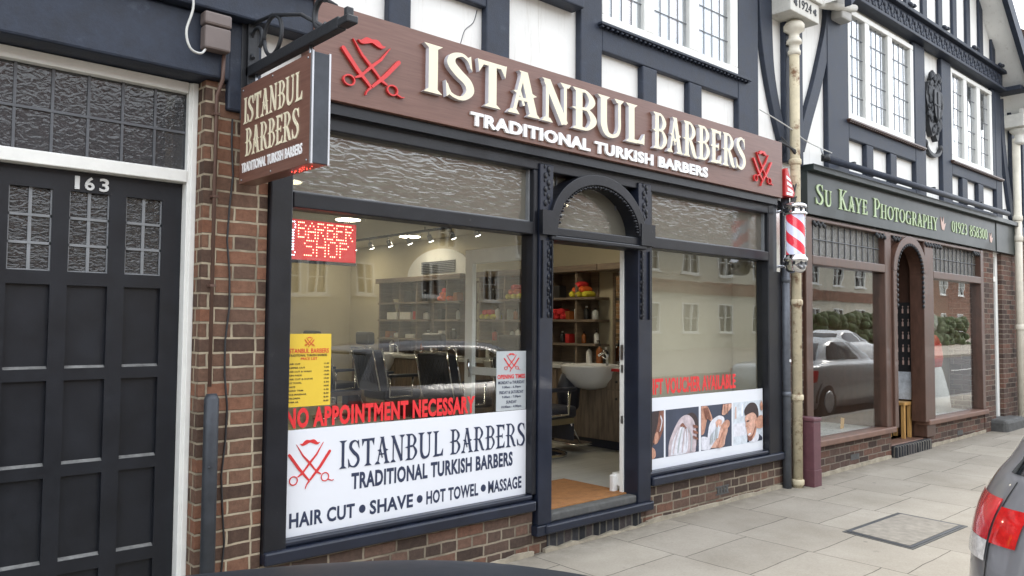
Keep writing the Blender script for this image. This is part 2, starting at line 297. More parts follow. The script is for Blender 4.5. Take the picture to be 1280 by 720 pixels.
# ------------------------------------------------------------------ geometry helpers
class MB:
    def __init__(s): s.v = []; s.f = []; s.m = []; s.sm = []
    def add(s, vs, fs, mi=0, smooth=False):
        o = len(s.v); s.v += [tuple(p) for p in vs]
        for f in fs: s.f.append([i + o for i in f]); s.m.append(mi); s.sm.append(smooth)
        return s
    def box(s, x0, x1, y0, y1, z0, z1, mi=0):
        if x0 > x1: x0, x1 = x1, x0
        if y0 > y1: y0, y1 = y1, y0
        if z0 > z1: z0, z1 = z1, z0
        return s.add([(x0, y0, z0), (x1, y0, z0), (x1, y1, z0), (x0, y1, z0), (x0, y0, z1), (x1, y0, z1), (x1, y1, z1), (x0, y1, z1)],
              [(0, 3, 2, 1), (4, 5, 6, 7), (0, 1, 5, 4), (1, 2, 6, 5), (2, 3, 7, 6), (3, 0, 4, 7)], mi)
    def prism(s, poly, y0, y1, mi=0):                  # polygon in X-Z, thickness along Y
        n = len(poly); vs = [(x, y0, z) for x, z in poly] + [(x, y1, z) for x, z in poly]
        return s.add(vs, [list(range(n)), list(range(2 * n - 1, n - 1, -1))] + [((i + 1) % n, i, n + i, n + (i + 1) % n) for i in range(n)], mi)
    def strip(s, A, B, y0, y1, mi=0, close=False):     # band between two X-Z polylines, thickness along Y
        n = len(A); vs = []
        for a, b in zip(A, B): vs += [(a[0], y0, a[1]), (b[0], y0, b[1]), (a[0], y1, a[1]), (b[0], y1, b[1])]
        fs = []
        for i in range(n if close else n - 1):
            p, q = 4 * i, 4 * ((i + 1) % n)
            fs += [(p, q, q + 1, p + 1), (p + 2, p + 3, q + 3, q + 2), (p, p + 2, q + 2, q), (p + 1, q + 1, q + 3, p + 3)]
        if not close: fs += [(0, 1, 3, 2), (4 * n - 4, 4 * n - 2, 4 * n - 1, 4 * n - 3)]
        return s.add(vs, fs, mi)
    def tube(s, pts, r, n=10, mi=0, cap=True):
        P = [Vector(p) for p in pts]; vs = []; fs = []; up = None
        rs = r if isinstance(r, (list, tuple)) else [r] * len(P)
        for i, p in enumerate(P):
            d = (P[min(i + 1, len(P) - 1)] - P[max(i - 1, 0)]).normalized()
            if up is None: up = d.orthogonal().normalized()
            up = (up - d * up.dot(d)); up = up.normalized() if up.length > 1e-6 else d.orthogonal().normalized()
            q = d.cross(up)
            for k in range(n):
                a = 2 * math.pi * k / n; vs.append(p + (up * math.cos(a) + q * math.sin(a)) * rs[i])
        for i in range(len(P) - 1):
            for k in range(n): fs.append((i * n + k, i * n + (k + 1) % n, (i + 1) * n + (k + 1) % n, (i + 1) * n + k))
        s.add(vs, fs, mi, True)
        if cap:
            o = len(s.v) - len(vs); s.f.append([o + k for k in range(n)][::-1]); s.m.append(mi); s.sm.append(False)
            s.f.append([o + (len(P) - 1) * n + k for k in range(n)]); s.m.append(mi); s.sm.append(False)
        return s
    def lathe(s, prof, c=(0, 0, 0), n=24, mi=0, sy=1.0, smooth=True):   # prof: (radius, z)
        vs = []; fs = []
        for r, z in prof:
            for k in range(n): a = 2 * math.pi * k / n; vs.append((c[0] + r * math.cos(a), c[1] + r * sy * math.sin(a), c[2] + z))
        m_ = len(prof)
        for i in range(m_ - 1):
            for k in range(n): fs.append((i * n + k, i * n + (k + 1) % n, (i + 1) * n + (k + 1) % n, (i + 1) * n + k))
        s.add(vs, fs, mi, smooth)
        o = len(s.v) - len(vs)
        s.f.append([o + k for k in range(n)][::-1]); s.m.append(mi); s.sm.append(False)
        s.f.append([o + (m_ - 1) * n + k for k in range(n)]); s.m.append(mi); s.sm.append(False)
        return s
    def ball(s, c, r, mi=0, n=10, m_=6):
        r = r if isinstance(r, (tuple, list)) else (r, r, r); vs = []; fs = []
        for i in range(m_ + 1):
            th = math.pi * i / m_
            for k in range(n):
                a = 2 * math.pi * k / n; vs.append((c[0] + r[0] * math.sin(th) * math.cos(a), c[1] + r[1] * math.sin(th) * math.sin(a), c[2] - r[2] * math.cos(th)))
        for i in range(m_):
            for k in range(n): fs.append((i * n + k, i * n + (k + 1) % n, (i + 1) * n + (k + 1) % n, (i + 1) * n + k))
        return s.add(vs, fs, mi, True)
    def build(s, name, mats, parent=None, bevel=0, seg=2, sub=0):
        me = bpy.data.meshes.new(name); off = Vector((0, 0, 0)); p = parent
        while p is not None: off += p.location; p = p.parent
        me.from_pydata([(x - off.x, y - off.y, z - off.z) for x, y, z in s.v], [], s.f)
        for mn in ([mats] if isinstance(mats, str) else mats): me.materials.append(MATS[mn])
        me.polygons.foreach_set('material_index', s.m); me.polygons.foreach_set('use_smooth', s.sm); me.update()
        o = bpy.data.objects.new(name, me); sc.collection.objects.link(o)
        if parent: o.parent = parent
        if bevel:
            b = o.modifiers.new('bevel', 'BEVEL'); b.width = bevel; b.segments = seg; b.limit_method = 'ANGLE'; b.angle_limit = R_(40)
        if sub: q = o.modifiers.new('subd', 'SUBSURF'); q.levels = sub; q.render_levels = sub
        return o
def tag(o, label=None, cat=None, group=None, kind=None):
    if label: o['label'] = label
    if cat: o['category'] = cat
    if group: o['group'] = group
    if kind: o['kind'] = kind
    return o
def thing(name, label, cat, loc=(0, 0, 0), group=None):
    o = bpy.data.objects.new(name, None); sc.collection.objects.link(o); o.location = loc; o.empty_display_size = .2
    return tag(o, label, cat, group)
def dup(root, loc, rz=0, label=None, group=None):
    r = root.copy(); sc.collection.objects.link(r); r.location = loc; r.rotation_euler = (0, 0, rz)
    if label: r['label'] = label
    if group: r['group'] = group
    for ch in list(root.children):
        c = ch.copy(); sc.collection.objects.link(c); c.parent = r
        for g in ch.children:
            d = g.copy(); sc.collection.objects.link(d); d.parent = c
    return r
def B(*a, mi=0): return MB().box(*a, mi=mi)
def arcp(cx, cz, rx, rz, a0, a1, n=24): return [(cx + rx * math.cos(R_(a0 + (a1 - a0) * i / n)), cz + rz * math.sin(R_(a0 + (a1 - a0) * i / n))) for i in range(n + 1)]
def gz(x): return .009 * (x - 4)                       # the pavement climbs gently along the street

# ------------------------------------------------------------------ lettering
def cr(pts, k=6):                                       # Catmull-Rom through (x, y, width)
    out = []
    for i in range(len(pts) - 1):
        p0 = pts[max(i - 1, 0)]; p1 = pts[i]; p2 = pts[i + 1]; p3 = pts[min(i + 2, len(pts) - 1)]
        for j in range(k):
            t = j / k; out.append(tuple(.5 * (2 * b + (c - a) * t + (2 * a - 5 * b + 4 * c - d) * t * t + (3 * b - a - 3 * c + d) * t ** 3) for a, b, c, d in zip(p0, p1, p2, p3)))
    out.append(pts[-1]); return out
def stroke(pts, close=False):                           # centre line with widths -> (left, right) polylines
    A, Bp = [], []; n = len(pts)
    for i in range(n):
        a = pts[(i - 1) % n if close else max(i - 1, 0)]; b = pts[(i + 1) % n if close else min(i + 1, n - 1)]
        dx, dy = b[0] - a[0], b[1] - a[1]; l = math.hypot(dx, dy) or 1; nx, ny = -dy / l, dx / l; h = pts[i][2] / 2
        A.append((pts[i][0] + nx * h, pts[i][1] + ny * h)); Bp.append((pts[i][0] - nx * h, pts[i][1] - ny * h))
    return A, Bp
def make_glyphs(T, t_):
    def bar(x0, y0, x1, y1, w): return stroke([(x0, y0, w), (x1, y1, w)])
    def ser(x, y, up, hw=.17, h=.075):                      # flared slab serif
        s = 1 if up else -1
        return ([(x - hw, y + .02 * s), (x - T * .4, y - h * s)], [(x + hw, y + .02 * s), (x + T * .4, y - h * s)])
    def vst(x, sp=False):
        o = [bar(x, .02, x, .98, T), ser(x, .98, True), ser(x, .02, False)]
        if sp: o += [([(x - .2, .5), (x, .55)], [(x - .2, .5), (x, .45)])]
        return o
    def bowl(x, yb, yt, r, w=T): return stroke(cr([(x, yt - t_ / 2, t_), (x + r * .55, yt - t_ / 2, t_), (x + r, (yt + yb) / 2, w), (x + r * .55, yb + t_ / 2, t_), (x, yb + t_ / 2, t_)]))
    def ring(cx, cy, rx, ry, w, wv): return stroke([(cx + rx * math.cos(a), cy + ry * math.sin(a), wv + (w - wv) * abs(math.cos(a))) for a in [2 * math.pi * i / 28 for i in range(28)]], True) + (True,)
    GL = {
     'I': (vst(.17), .34),
     'S': ([stroke(cr([(.50, .72, .02), (.47, .86, .05), (.33, .96, t_), (.16, .88, .12), (.13, .72, T), (.27, .55, T * 1.08), (.44, .40, T), (.49, .22, T * .9), (.38, .06, .1), (.24, .03, t_), (.1, .1, .06), (.05, .28, .02)])),
            ([(.42, .90), (.50, .98)], [(.42, .90), (.53, .66)]), ([(.13, .1), (.04, .0)], [(.13, .1), (.02, .34)])], .60),
     'T': ([bar(.30, .02, .30, .96, T), ser(.30, .02, False), bar(.02, .945, .58, .945, .09), ([(.0, 1.0), (.12, .95)], [(.03, .72), (.12, .9)]), ([(.60, 1.0), (.48, .95)], [(.57, .72), (.48, .9)])], .60),
     'A': ([bar(.34, .97, .56, .04, T), bar(.32, .97, .12, .04, t_), bar(.17, .36, .46, .36, t_), ser(.56, .02, False, .15), ser(.11, .02, False, .13), ([(.22, 1.0), (.33, .9)], [(.22, 1.0), (.42, 1.0)]), ([(.1, .52), (.24, .55)], [(.1, .52), (.22, .44)]), ([(.63, .5), (.48, .56)], [(.63, .5), (.5, .44)]), bar(.24, .56, .34, .22, .05)], .70),
     'N': ([bar(.13, .02, .13, .98, t_), ser(.13, .02, False, .13), bar(.12, .97, .55, .03, T), bar(.56, .02, .56, .98, t_), ser(.57, .98, True, .13), ([(.0, 1.0), (.1, .92)], [(.0, 1.0), (.2, 1.0)])], .70),
     'B': (vst(.17, True) + [bowl(.2, .50, .98, .30), bowl(.2, .02, .55, .34)], .62),
     'U': ([stroke(cr([(.15, .98, T), (.15, .5, T), (.16, .25, T), (.24, .07, .13), (.38, .03, .09), (.52, .1, .08), (.58, .28, t_), (.58, .6, t_), (.58, .98, t_)])), ser(.15, .98, True), ser(.57, .98, True, .13)], .72),
     'L': (vst(.17) + [bar(.17, .055, .50, .055, .08), ([(.54, .0), (.42, .06)], [(.55, .3), (.44, .1)])], .58),
     'R': (vst(.17, True) + [bowl(.2, .48, .98, .32), stroke(cr([(.32, .5, .1), (.44, .3, T), (.54, .08, T * .9), (.66, .02, .04)]))], .68),
     'E': (vst(.17, True) + [bar(.17, .945, .50, .945, .08), bar(.17, .51, .42, .51, .07), bar(.17, .055, .52, .055, .08), ([(.54, 1.0), (.42, .94)], [(.53, .74), (.44, .9)]), ([(.56, .0), (.44, .06)], [(.57, .28), (.46, .1)]), ([(.44, .62), (.36, .51)], [(.44, .4), (.36, .5)])], .60),
     'K': (vst(.17) + [bar(.22, .48, .55, .97, t_), bar(.30, .58, .58, .03, T), ser(.56, .98, True, .12), ser(.58, .02, False, .14)], .72),
     'Y': ([bar(.34, .02, .34, .5, T), ser(.34, .02, False), bar(.10, .98, .33, .46, T), bar(.6, .98, .37, .46, t_), ser(.11, .98, True, .15), ser(.6, .98, True, .11)], .70),
     'P': (vst(.17) + [bowl(.2, .44, .98, .33)], .58),
     'H': (vst(.17) + vst(.62) + [bar(.17, .51, .62, .51, t_)], .79),
     'O': ([ring(.38, .5, .30, .45, T, t_)], .76),
     'G': ([stroke(cr([(.62, .80, .05), (.54, .92, .07), (.38, .96, t_), (.18, .84, .13), (.1, .5, T), (.18, .17, .13), (.38, .04, t_), (.55, .08, .08), (.63, .2, .1)])), bar(.62, .02, .62, .42, T * .9), ser(.62, .44, True, .14, .06), ([(.62, .98), (.56, .88)], [(.65, .70), (.6, .82)])], .78),
     '0': ([ring(.27, .5, .2, .45, .13, .06)], .54), '1': ([bar(.2, .02, .2, .98, .13), ([(.04, .8), (.2, .92)], [(.2, .98), (.24, .98)]), ser(.2, .02, False, .14)], .42),
     '2': ([stroke(cr([(.06, .74, .05), (.12, .92, .07), (.26, .96, .07), (.42, .82, .13), (.38, .58, .12), (.2, .28, .09), (.06, .05, .06)])), bar(.05, .06, .48, .06, .11)], .54),
     '3': ([stroke(cr([(.06, .80, .05), (.2, .96, .07), (.4, .86, .12), (.40, .64, .12), (.22, .53, .06)])), stroke(cr([(.22, .53, .06), (.44, .42, .12), (.44, .16, .13), (.22, .03, .07), (.05, .16, .06)]))], .54),
     '5': ([bar(.1, .95, .45, .95, .1), bar(.12, .98, .09, .52, .07), stroke(cr([(.09, .54, .06), (.28, .6, .08), (.45, .42, .13), (.42, .14, .13), (.22, .03, .07), (.05, .14, .06)]))], .54),
     '8': ([ring(.27, .74, .17, .22, .11, .06), ring(.27, .27, .20, .24, .12, .06)], .54),
     '9': ([ring(.25, .70, .18, .25, .12, .06), stroke(cr([(.44, .72, .11), (.44, .4, .11), (.32, .12, .08), (.12, .03, .05)]))], .54),
     ' ': ([], .42)}
    return GL
GLY = {k: make_glyphs(*v) for k, v in dict(heavy=(.165, .07), medium=(.14, .055), light=(.12, .05)).items()}
def serif_text(text, O, width, height, depth, U=(1, 0, 0), Nn=(0, -1, 0), small=None, gap=.04, wt='medium'):
    """serif capitals from O (lower left), running along U, raised along Nn; 'small' = scale of lower-case (small caps)"""
    adv = 0; items = []
    for ch in text:
        g = GLY[wt][ch.upper()]; k = small if (small and ch.islower()) else 1
        items.append((g[0], adv, k)); adv += (g[1] + gap) * k
    lo = min(x * k + a for ps, a, k in items for q in ps for P_ in q[:2] for x, y in P_); hi = max(x * k + a for ps, a, k in items for q in ps for P_ in q[:2] for x, y in P_)
    sx = width / (hi - lo); items = [(ps, a - lo, k) for ps, a, k in items]; U = Vector(U); Nn = Vector(Nn); O = Vector(O); m = MB(); j = 0
    for polys, a, k in items:
        for q in polys:
            j += 1; tmp = MB(); d = depth + (j % 9) * .00025
            A = [((a + x * k) * sx, y * k * height) for x, y in q[0]]; Bq = [((a + x * k) * sx, y * k * height) for x, y in q[1]]
            tmp.strip(A, Bq, d, 0, 0, len(q) > 2)
            for fi, f in enumerate(tmp.f):
                front = all(abs(tmp.v[i][1] - d) < 1e-6 for i in f); tmp.m[fi] = 0 if front else 1
            o = len(m.v); m.v += [tuple(O + U * x + Nn * y + Vector((0, 0, z))) for x, y, z in tmp.v]
            m.f += [[i + o for i in f] for f in tmp.f]; m.m += tmp.m; m.sm += tmp.sm
    return m
def sans_text(text, O, width, height, depth, U=(1, 0, 0), Nn=(0, -1, 0), bold=.0, m=None, mi=0, shear=0):
    cu = bpy.data.curves.new('t', 'FONT'); cu.body = text; cu.size = 1; cu.extrude = .05; cu.offset = bold; cu.resolution_u = 3; cu.space_character = 1 + bold * 2.2
    ob = bpy.data.objects.new('t', cu); sc.collection.objects.link(ob); dg = bpy.context.evaluated_depsgraph_get()
    me = bpy.data.meshes.new_from_object(ob.evaluated_get(dg)); vs = [v.co.copy() for v in me.vertices]; fs = [list(p.vertices) for p in me.polygons]
    bpy.data.objects.remove(ob); bpy.data.curves.remove(cu); bpy.data.meshes.remove(me)
    x0 = min(v.x for v in vs); x1 = max(v.x for v in vs); y0 = min(v.y for v in vs); y1 = max(v.y for v in vs)
    sx = width / (x1 - x0); sy = height / (y1 - y0); U = Vector(U); Nn = Vector(Nn); O = Vector(O); m = m or MB()
    m.add([O + U * ((v.x - x0) * sx) + Vector((0, 0, (v.y - y0) * sy)) + Nn * (depth if v.z > 0 else 0.0) for v in vs], fs, mi); return m
def emblem(m, cx, cz, wd, ht, y0, y1, mi=0):            # crossed scissors and razors under a moustache
    def X(p): return (cx + (p[0] - .5) * wd, cz + (p[1] - .5) * ht)
    j = [0]
    def st(pts, close=False):
        pts = [(*X(p), p[2] * wd) for p in pts]; A, Bq = stroke(pts, close); j[0] += 1
        m.strip(A, Bq, y0 - (j[0] % 9) * .00025, y1, mi, close)
    for s in (1, -1):
        f = lambda x: .5 + s * (x - .5)
        st([(f(.20), .90, .008), (f(.35), .66, .034), (f(.5), .5, .045), (f(.60), .38, .032), (f(.67), .30, .045), (f(.76), .245, .02)])
        st([(f(.85 + .085 * math.cos(a)), .18 + .085 * math.sin(a), .02) for a in [2 * math.pi * i / 18 for i in range(18)]], True)
        st([(f(.035), .72, .03), (f(.05), .70, .058), (f(.27), .40, .058), (f(.49), .15, .035)])
    st(cr([(.93, .12, .022), (1.0, .09, .016), (1.05, .10, .010)])); st(cr([(.5, .14, .03), (.44, .07, .02), (.41, -.01, .010)]))
    st(cr([(.28, .905, .008), (.34, .885, .05), (.42, .93, .085), (.5, .94, .05), (.58, .93, .085), (.66, .885, .05), (.72, .905, .008)], 4))
    return m
# ------------------------------------------------------------------ ground
def tilted(name, x0, x1, y0, y1, dz, mat, n=1, thick=None):
    m = MB()
    if thick is None: m.add([(x0, y0, gz(x0) + dz), (x1, y0, gz(x1) + dz), (x1, y1, gz(x1) + dz), (x0, y1, gz(x0) + dz)], [(0, 1, 2, 3)])
    else:
        m.box(x0, x1, y0, y1, 0, 1); m.v = [(x, y, gz(x) + dz - (thick if z == 0 else 0)) for x, y, z in m.v]
    return tag(m.build(name, mat), kind='structure')
tilted('ground', -300, 300, -300, 300, -.30, 'asphalt')
tilted('road', -60, 90, -10.0, -2.36, -.12, 'asphalt', thick=.15)
tilted('pavement', -60, 90, -2.2, .9, 0, 'paving', thick=.3)
kb = MB(); x = -30.0
while x < 60:
    q = MB().box(x, x + .906, -2.358, -2.204, 0, 1); kb.add([(a, b, gz(a) + (.002 if c else -.28)) for a, b, c in q.v], q.f); x += .914
tag(kb.build('kerb', 'kerb_stone', bevel=.012), kind='structure')
tilted('opposite_pavement', -60, 90, -22, -10.004, 0, 'paving', thick=.3)
lm = MB()
for k in range(14):
    x = -20 + k * 5.5; lm.add([(x, -6.2, gz(x) - .116), (x + 3, -6.2, gz(x + 3) - .116), (x + 3, -6.1, gz(x + 3) - .116), (x, -6.1, gz(x) - .116)], [(0, 1, 2, 3)])
tag(lm.build('road_marking', 'line_white'), kind='structure')

def wall_holes(m, x0, x1, z0, z1, holes, y0, y1, mi=0):
    xs = sorted({x0, x1, *[h[0] for h in holes], *[h[1] for h in holes]}); zs = sorted({z0, z1, *[h[2] for h in holes], *[h[3] for h in holes]})
    for a, b in zip(xs, xs[1:]):
        for c, d in zip(zs, zs[1:]):
            if a < x0 or b > x1 or c < z0 or d > z1: continue
            if not any(h[0] <= a and b <= h[1] and h[2] <= c and d <= h[3] for h in holes): m.box(a, b, y0, y1, c, d, mi)
    return m

def leaded_window(parent, x0, x1, z0, z1, lights, y=0.0, cols=4, rowh=.21, open_light=None):
    """white casement: outer frame, panes with a lead grid; lights = list of (x0, x1) glass spans"""
    fr = MB(); b = .075
    fr.box(x0, x1, y - .03, y + .06, z0, z0 + b); fr.box(x0, x1, y - .03, y + .06, z1 - .06, z1)
    xs = [x0] + [v for l in lights for v in l] + [x1]
    for a, c in zip(xs[0::2], xs[1::2]): fr.box(a, c, y - .028, y + .058, z0 + b, z1 - .06)
    f = fr.build('window_frame', 'white_paint', parent, bevel=.008)
    for (a, c) in lights:
        zz0, zz1 = z0 + b, z1 - .06
        p = B(a, c, y + .012, y + .018, zz0, zz1).build('window_pane', 'glass_upper', f)
        ld = MB(); n = max(2, round((c - a) / .125)); nr = max(2, round((zz1 - zz0) / rowh))
        for k in range(1, n): xx = a + (c - a) * k / n; ld.box(xx - .003, xx + .003, y + .005, y + .011, zz0, zz1)
        for k in range(1, nr): zz = zz0 + (zz1 - zz0) * k / nr; ld.box(a, c, y + .003, y + .0105, zz - .003, zz + .003)
        ld.build('lead_grid', 'lead_light', f)
    return f
def room_behind(parent, x0, x1, z0, z1, cur):
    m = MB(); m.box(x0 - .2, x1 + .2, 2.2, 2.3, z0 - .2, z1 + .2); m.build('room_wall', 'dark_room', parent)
    for (a, c, zb) in cur:
        s = MB(); n = max(6, int((c - a) / .025)); A = [(a + (c - a) * k / n, .16 + .022 * math.sin(k * 1.9) + .01 * math.sin(k * .7)) for k in range(n + 1)]
        vs = [(px, py, zb) for px, py in A] + [(px, py, z1) for px, py in A]; vs += [(px_, py_ + .006, pz_) for px_, py_, pz_ in vs]
        fs = [(i, i + 1, n + 2 + i, n + 1 + i) for i in range(n)]; k2 = 2 * (n + 1); fs += [tuple(k2 + q for q in f)[::-1] for f in fs]
        s.add(vs, fs, 0, True); s.build('curtain', 'curtain', parent)
def drip(parent, x0, x1, z, mat, y=-.075):
    m = MB().box(x0, x1, y, .0, z + .008, z + .03); n = int((x1 - x0) / .055)
    for k in range(n): m.box(x0 + .012 + k * (x1 - x0) / n, x0 + .04 + k * (x1 - x0) / n, y + .010, -.001, z - .008, z + .007)
    return m.build('window_sill', mat, parent, bevel=.004)

# ------------------------------------------------------------------ number 163: entrance bay of the neighbouring house
H1 = thing('terraced_house', 'dark entrance bay numbered 163 with panelled door and wide fanlight, left of the barber shop', 'house', (.8, 0, 0))
m = MB(); m.box(1.50, 1.842, 0, .45, -.12, 2.80); pier = m.build('brick_pier', 'brick_pier', H1)
B(-.20, .12, 0, .45, -.12, 2.80).build('brick_pier', 'brick_pier', H1)
m = wall_holes(MB(), -3.0, 2.06, 3.34, 5.6, [], .03, .3); m.box(1.62, 2.06, .03, .3, 2.80, 3.34); m.box(-3, -.2, .03, .3, -.1, 3.34); m.build('upper_wall', 'render_white', H1)
m = MB().box(-3, 1.60, -.05, .40, 2.805, 3.12); m.box(-3.0, 2.04, -.11, .029, 3.125, 3.335); m.box(-3.0, 2.05, -.16, .029, 3.335, 3.385); m.box(1.60, 1.78, -.03, .029, 2.66, 3.124); m.build('jetty_beam', 'timber_paint', H1, bevel=.012)
m = MB()
for x0, x1 in ((-.6, -.42), (.55, .72), (1.35, 1.52), (1.92, 2.10)): m.box(x0, x1, -.03, .029, 3.386, 5.6)
m.build('timber_frame', 'timber_paint', H1, bevel=.01)
m = MB(); m.box(1.455, 1.499, .105, .2, .0, 2.80); m.box(.13, 1.454, .105, .2, 2.745, 2.80); m.box(.13, 1.454, .10, .2, 2.283, 2.345); m.box(.122, .585, .105, .2, 0, 2.28)
m.box(1.47, 1.4995, .095, .104, 0, 2.80); m.build('door_frame', 'white_paint', H1, bevel=.006)
fl = B(.13, 1.455, .150, .156, 2.345, 2.745).build('fanlight', 'ripple_dark', H1)
m = MB()
for k in range(9):
    x = 1.455 - .152 * k - (.0 if k else -.004); m.box(x - .006, x + .006, .142, .149, 2.345, 2.745)
m.box(.13, 1.455, .140, .1495, 2.538, 2.55); m.build('lead_grid', 'lead', fl)
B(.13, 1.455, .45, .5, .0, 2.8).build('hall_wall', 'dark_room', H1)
# door leaf: rails and stiles over recessed panels, three glazed lights at the top
cols = [(.69, .866), (.937, 1.112), (1.187, 1.358)]; rows = [(.075, .40), (.46, .85), (.905, 1.295), (1.35, 1.74), (1.803, 2.186)]
m = wall_holes(MB(), .588, 1.453, .0, 2.28, [(a, b, c, d) for a, b in cols for c, d in rows], .165, .205)
door = m.build('front_door', 'door_paint', H1)
m = MB()
for a, b in cols:
    for c, d in rows[:4]: m.box(a, b, .19, .205, c, d)
m.build('door_panel', 'door_paint', door)
m = MB()
for a, b in cols:
    for c, d in rows[:4]: m.add([(a, .166, c - .004), (b, .166, c - .004), (b, .1895, c + .012), (a, .1895, c + .012), (a, .1895, c - .004), (b, .1895, c - .004)], [(0, 1, 2, 3), (0, 4, 5, 1), (0, 3, 4), (1, 5, 2)])
m.build('panel_ledge', 'door_ledge', door)
for a, b in cols:
    c, d = rows[4]; B(a, b, .186, .192, c, d).build('door_pane', 'ripple_door', door)
    q = MB(); xm = (a + b) / 2; q.box(xm - .007, xm + .007, .178, .1855, c, d)
    for k in (1, 2): zz = c + (d - c) * k / 3; q.box(a, b, .176, .1855, zz - .006, zz + .006)
    q.box(a, a + .006, .176, .1855, c, d); q.box(b - .006, b, .176, .1855, c, d); q.box(a, b, .175, .1855, c, c + .006); q.build('pane_lead', 'lead_light', door)
m = sans_text('1', (.955, .165, 2.197), .020, .062, .008, bold=.02); sans_text('6', (.998, .165, 2.196), .042, .064, .008, bold=.02, m=m); sans_text('3', (1.062, .165, 2.196), .042, .064, .008, bold=.02, m=m)
m.build('door_number', 'number_white', door)
B(.5, 1.5, -.02, .2, gz(1) - .02, .06).build('doorstep', 'stone_dark', H1, bevel=.02)
# ------------------------------------------------------------------ the barber shop
S = thing('barber_shop', 'barber shop with black timber shopfront, open arched doorway and half-timbered upper floor', 'shop building', (4.5, 0, 0))
# plinths
for a, b in ((1.845, 3.80), (5.03, 7.085)):
    p = B(a, b, .0, .22, -.12, .302).build('brick_plinth', 'brick_plinth', S)
    q = MB(); n = 24; A = []; Bb = []
    for k in range(n + 1):
        xx = a + (b - a) * k / n; h = .03 + .006 * math.sin(k * .9) + random.uniform(-.004, .004); A.append((xx, gz(xx) - .06)); Bb.append((xx, gz(xx) + h))
    q.strip(A, Bb, -.022, .0, 0); q.build('cement_fillet', 'cement', p)
    if a > 4:
        q = MB()
        for k in range(4): q.box(6.02 + k * .045, 6.05 + k * .045, -.006, .0, .115, .16)
        q.box(6.0, 6.2, -.004, .001, .10, .112); q.box(6.0, 6.2, -.004, .001, .163, .175); q.build('air_brick', 'stone_dark', p)
    else:
        B(3.80, 3.945, .005, .2, -.12, .17).build('brick_plinth', 'brick_plinth', S)
B(4.975, 5.03, .005, .2, -.12, .2).build('brick_plinth', 'brick_plinth', S)
# frame: stiles, sills, transoms, head
m = MB()
m.box(1.846, 1.975, -.03, .10, .305, 2.80); m.box(6.848, 7.082, -.03, .10, .305, 2.80)
m.box(3.768, 3.812, -.028, .10, .412, 2.652); m.box(5.045, 5.084, -.028, .10, .412, 2.652)
m.box(1.975, 3.768, -.032, .10, 2.196, 2.285); m.box(5.084, 6.848, -.032, .10, 2.196, 2.285)
m.box(1.975, 6.848, -.029, .10, 2.652, 2.80); m.build('shopfront_frame', 'black_paint', S, bevel=.008)
for a, b in ((1.845, 3.79), (5.066, 7.084)):
    m = MB().box(a, b, -.055, .10, .305, .375); m.box(max(a, 1.96), min(b, 6.86), -.02, .10, .376, .412); m.build('shopfront_sill', 'blue_black', S, bevel=.012)
def carving(m, x, y, z0, z1, w=.03):
    n = int((z1 - z0) / .042); st = (z1 - z0) / n
    for k in range(n):
        z = z0 + (k + .5) * st; s = 1 if k % 2 else -1
        m.ball((x + s * w * .3, y - .002, z), (w * .34, .008, st * .5), 0, 8, 5); m.ball((x - s * w * .45, y - .001, z + st * .3), (w * .16, .006, st * .34), 0, 6, 4)
for a, b in ((3.813, 3.944), (4.890, 5.044)):          # carved pilasters either side of the doorway
    m = MB().box(a, b, -.045, .12, .20, 2.70); p = m.build('pilaster', 'blue_black', S, bevel=.006)
    c = (a + b) / 2; q = MB(); q.box(c - .05, c - .042, -.062, -.046, 1.62, 2.16); q.box(c + .042, c + .05, -.062, -.046, 1.62, 2.16)
    carving(q, c + (.03 if a < 4 else -.04), -.046, 1.62, 2.15, .035)
    carving(q, c, -.046, 2.40, 2.69, .05); q.box(a - .008, b + .008, -.083, -.046, 2.20, 2.37); q.build('carved_ornament', 'black_paint', p)
    B(a - .02, b + .02, -.06, .1, .13, .199).build('pilaster_foot', 'blue_black', p, bevel=.006)
# doorway head, arch and lunette
m = MB().box(3.90, 4.955, -.075, .12, 2.168, 2.20); m.box(3.92, 4.94, -.055, .12, 2.2, 2.262); m.build('door_head', 'black_paint', S, bevel=.008)
arch = MB().strip(arcp(4.42, 2.263, .53, .425, 0, 180, 36), arcp(4.42, 2.263, .45, .345, 0, 180, 36), -.075, .11)
ar = arch.build('door_arch', 'black_paint', S, bevel=.006)
q = MB()
for k in range(23):
    a = R_(6 + 168 * k / 22); q.ball((4.42 + .435 * math.cos(a), -.06, 2.263 + .33 * math.sin(a)), (.017, .016, .011), 0, 8, 5)
    if k < 22: a += R_(3.8); q.ball((4.42 + .44 * math.cos(a), -.06, 2.263 + .335 * math.sin(a)), (.012, .012, .009), 0, 6, 4)
q.build('arch_carving', 'black_paint', ar)
lu = B(3.945, 4.889, .070, .076, 2.263, 2.651).build('lunette_pane', 'ripple', S)
q = MB()
for xx in (4.0, 4.08, 4.74, 4.82, 4.865): q.box(xx - .005, xx + .005, .060, .069, 2.47, 2.651)
q.build('lead_grid', 'lead', lu)
# glazing
for a, b in ((1.975, 3.768), (5.084, 6.848)):
    B(a, b, .040, .046, .412, 2.196).build('display_window', 'glass', S)
    B(a, b, .040, .046, 2.285, 2.652).build('top_light', 'ripple', S)
    q = MB(); q.box(a, b, .012, .0395, 2.285, 2.297); q.box(b - .014, b, .012, .0395, 2.297, 2.652); q.build('glazing_bead', 'lead_light', S)
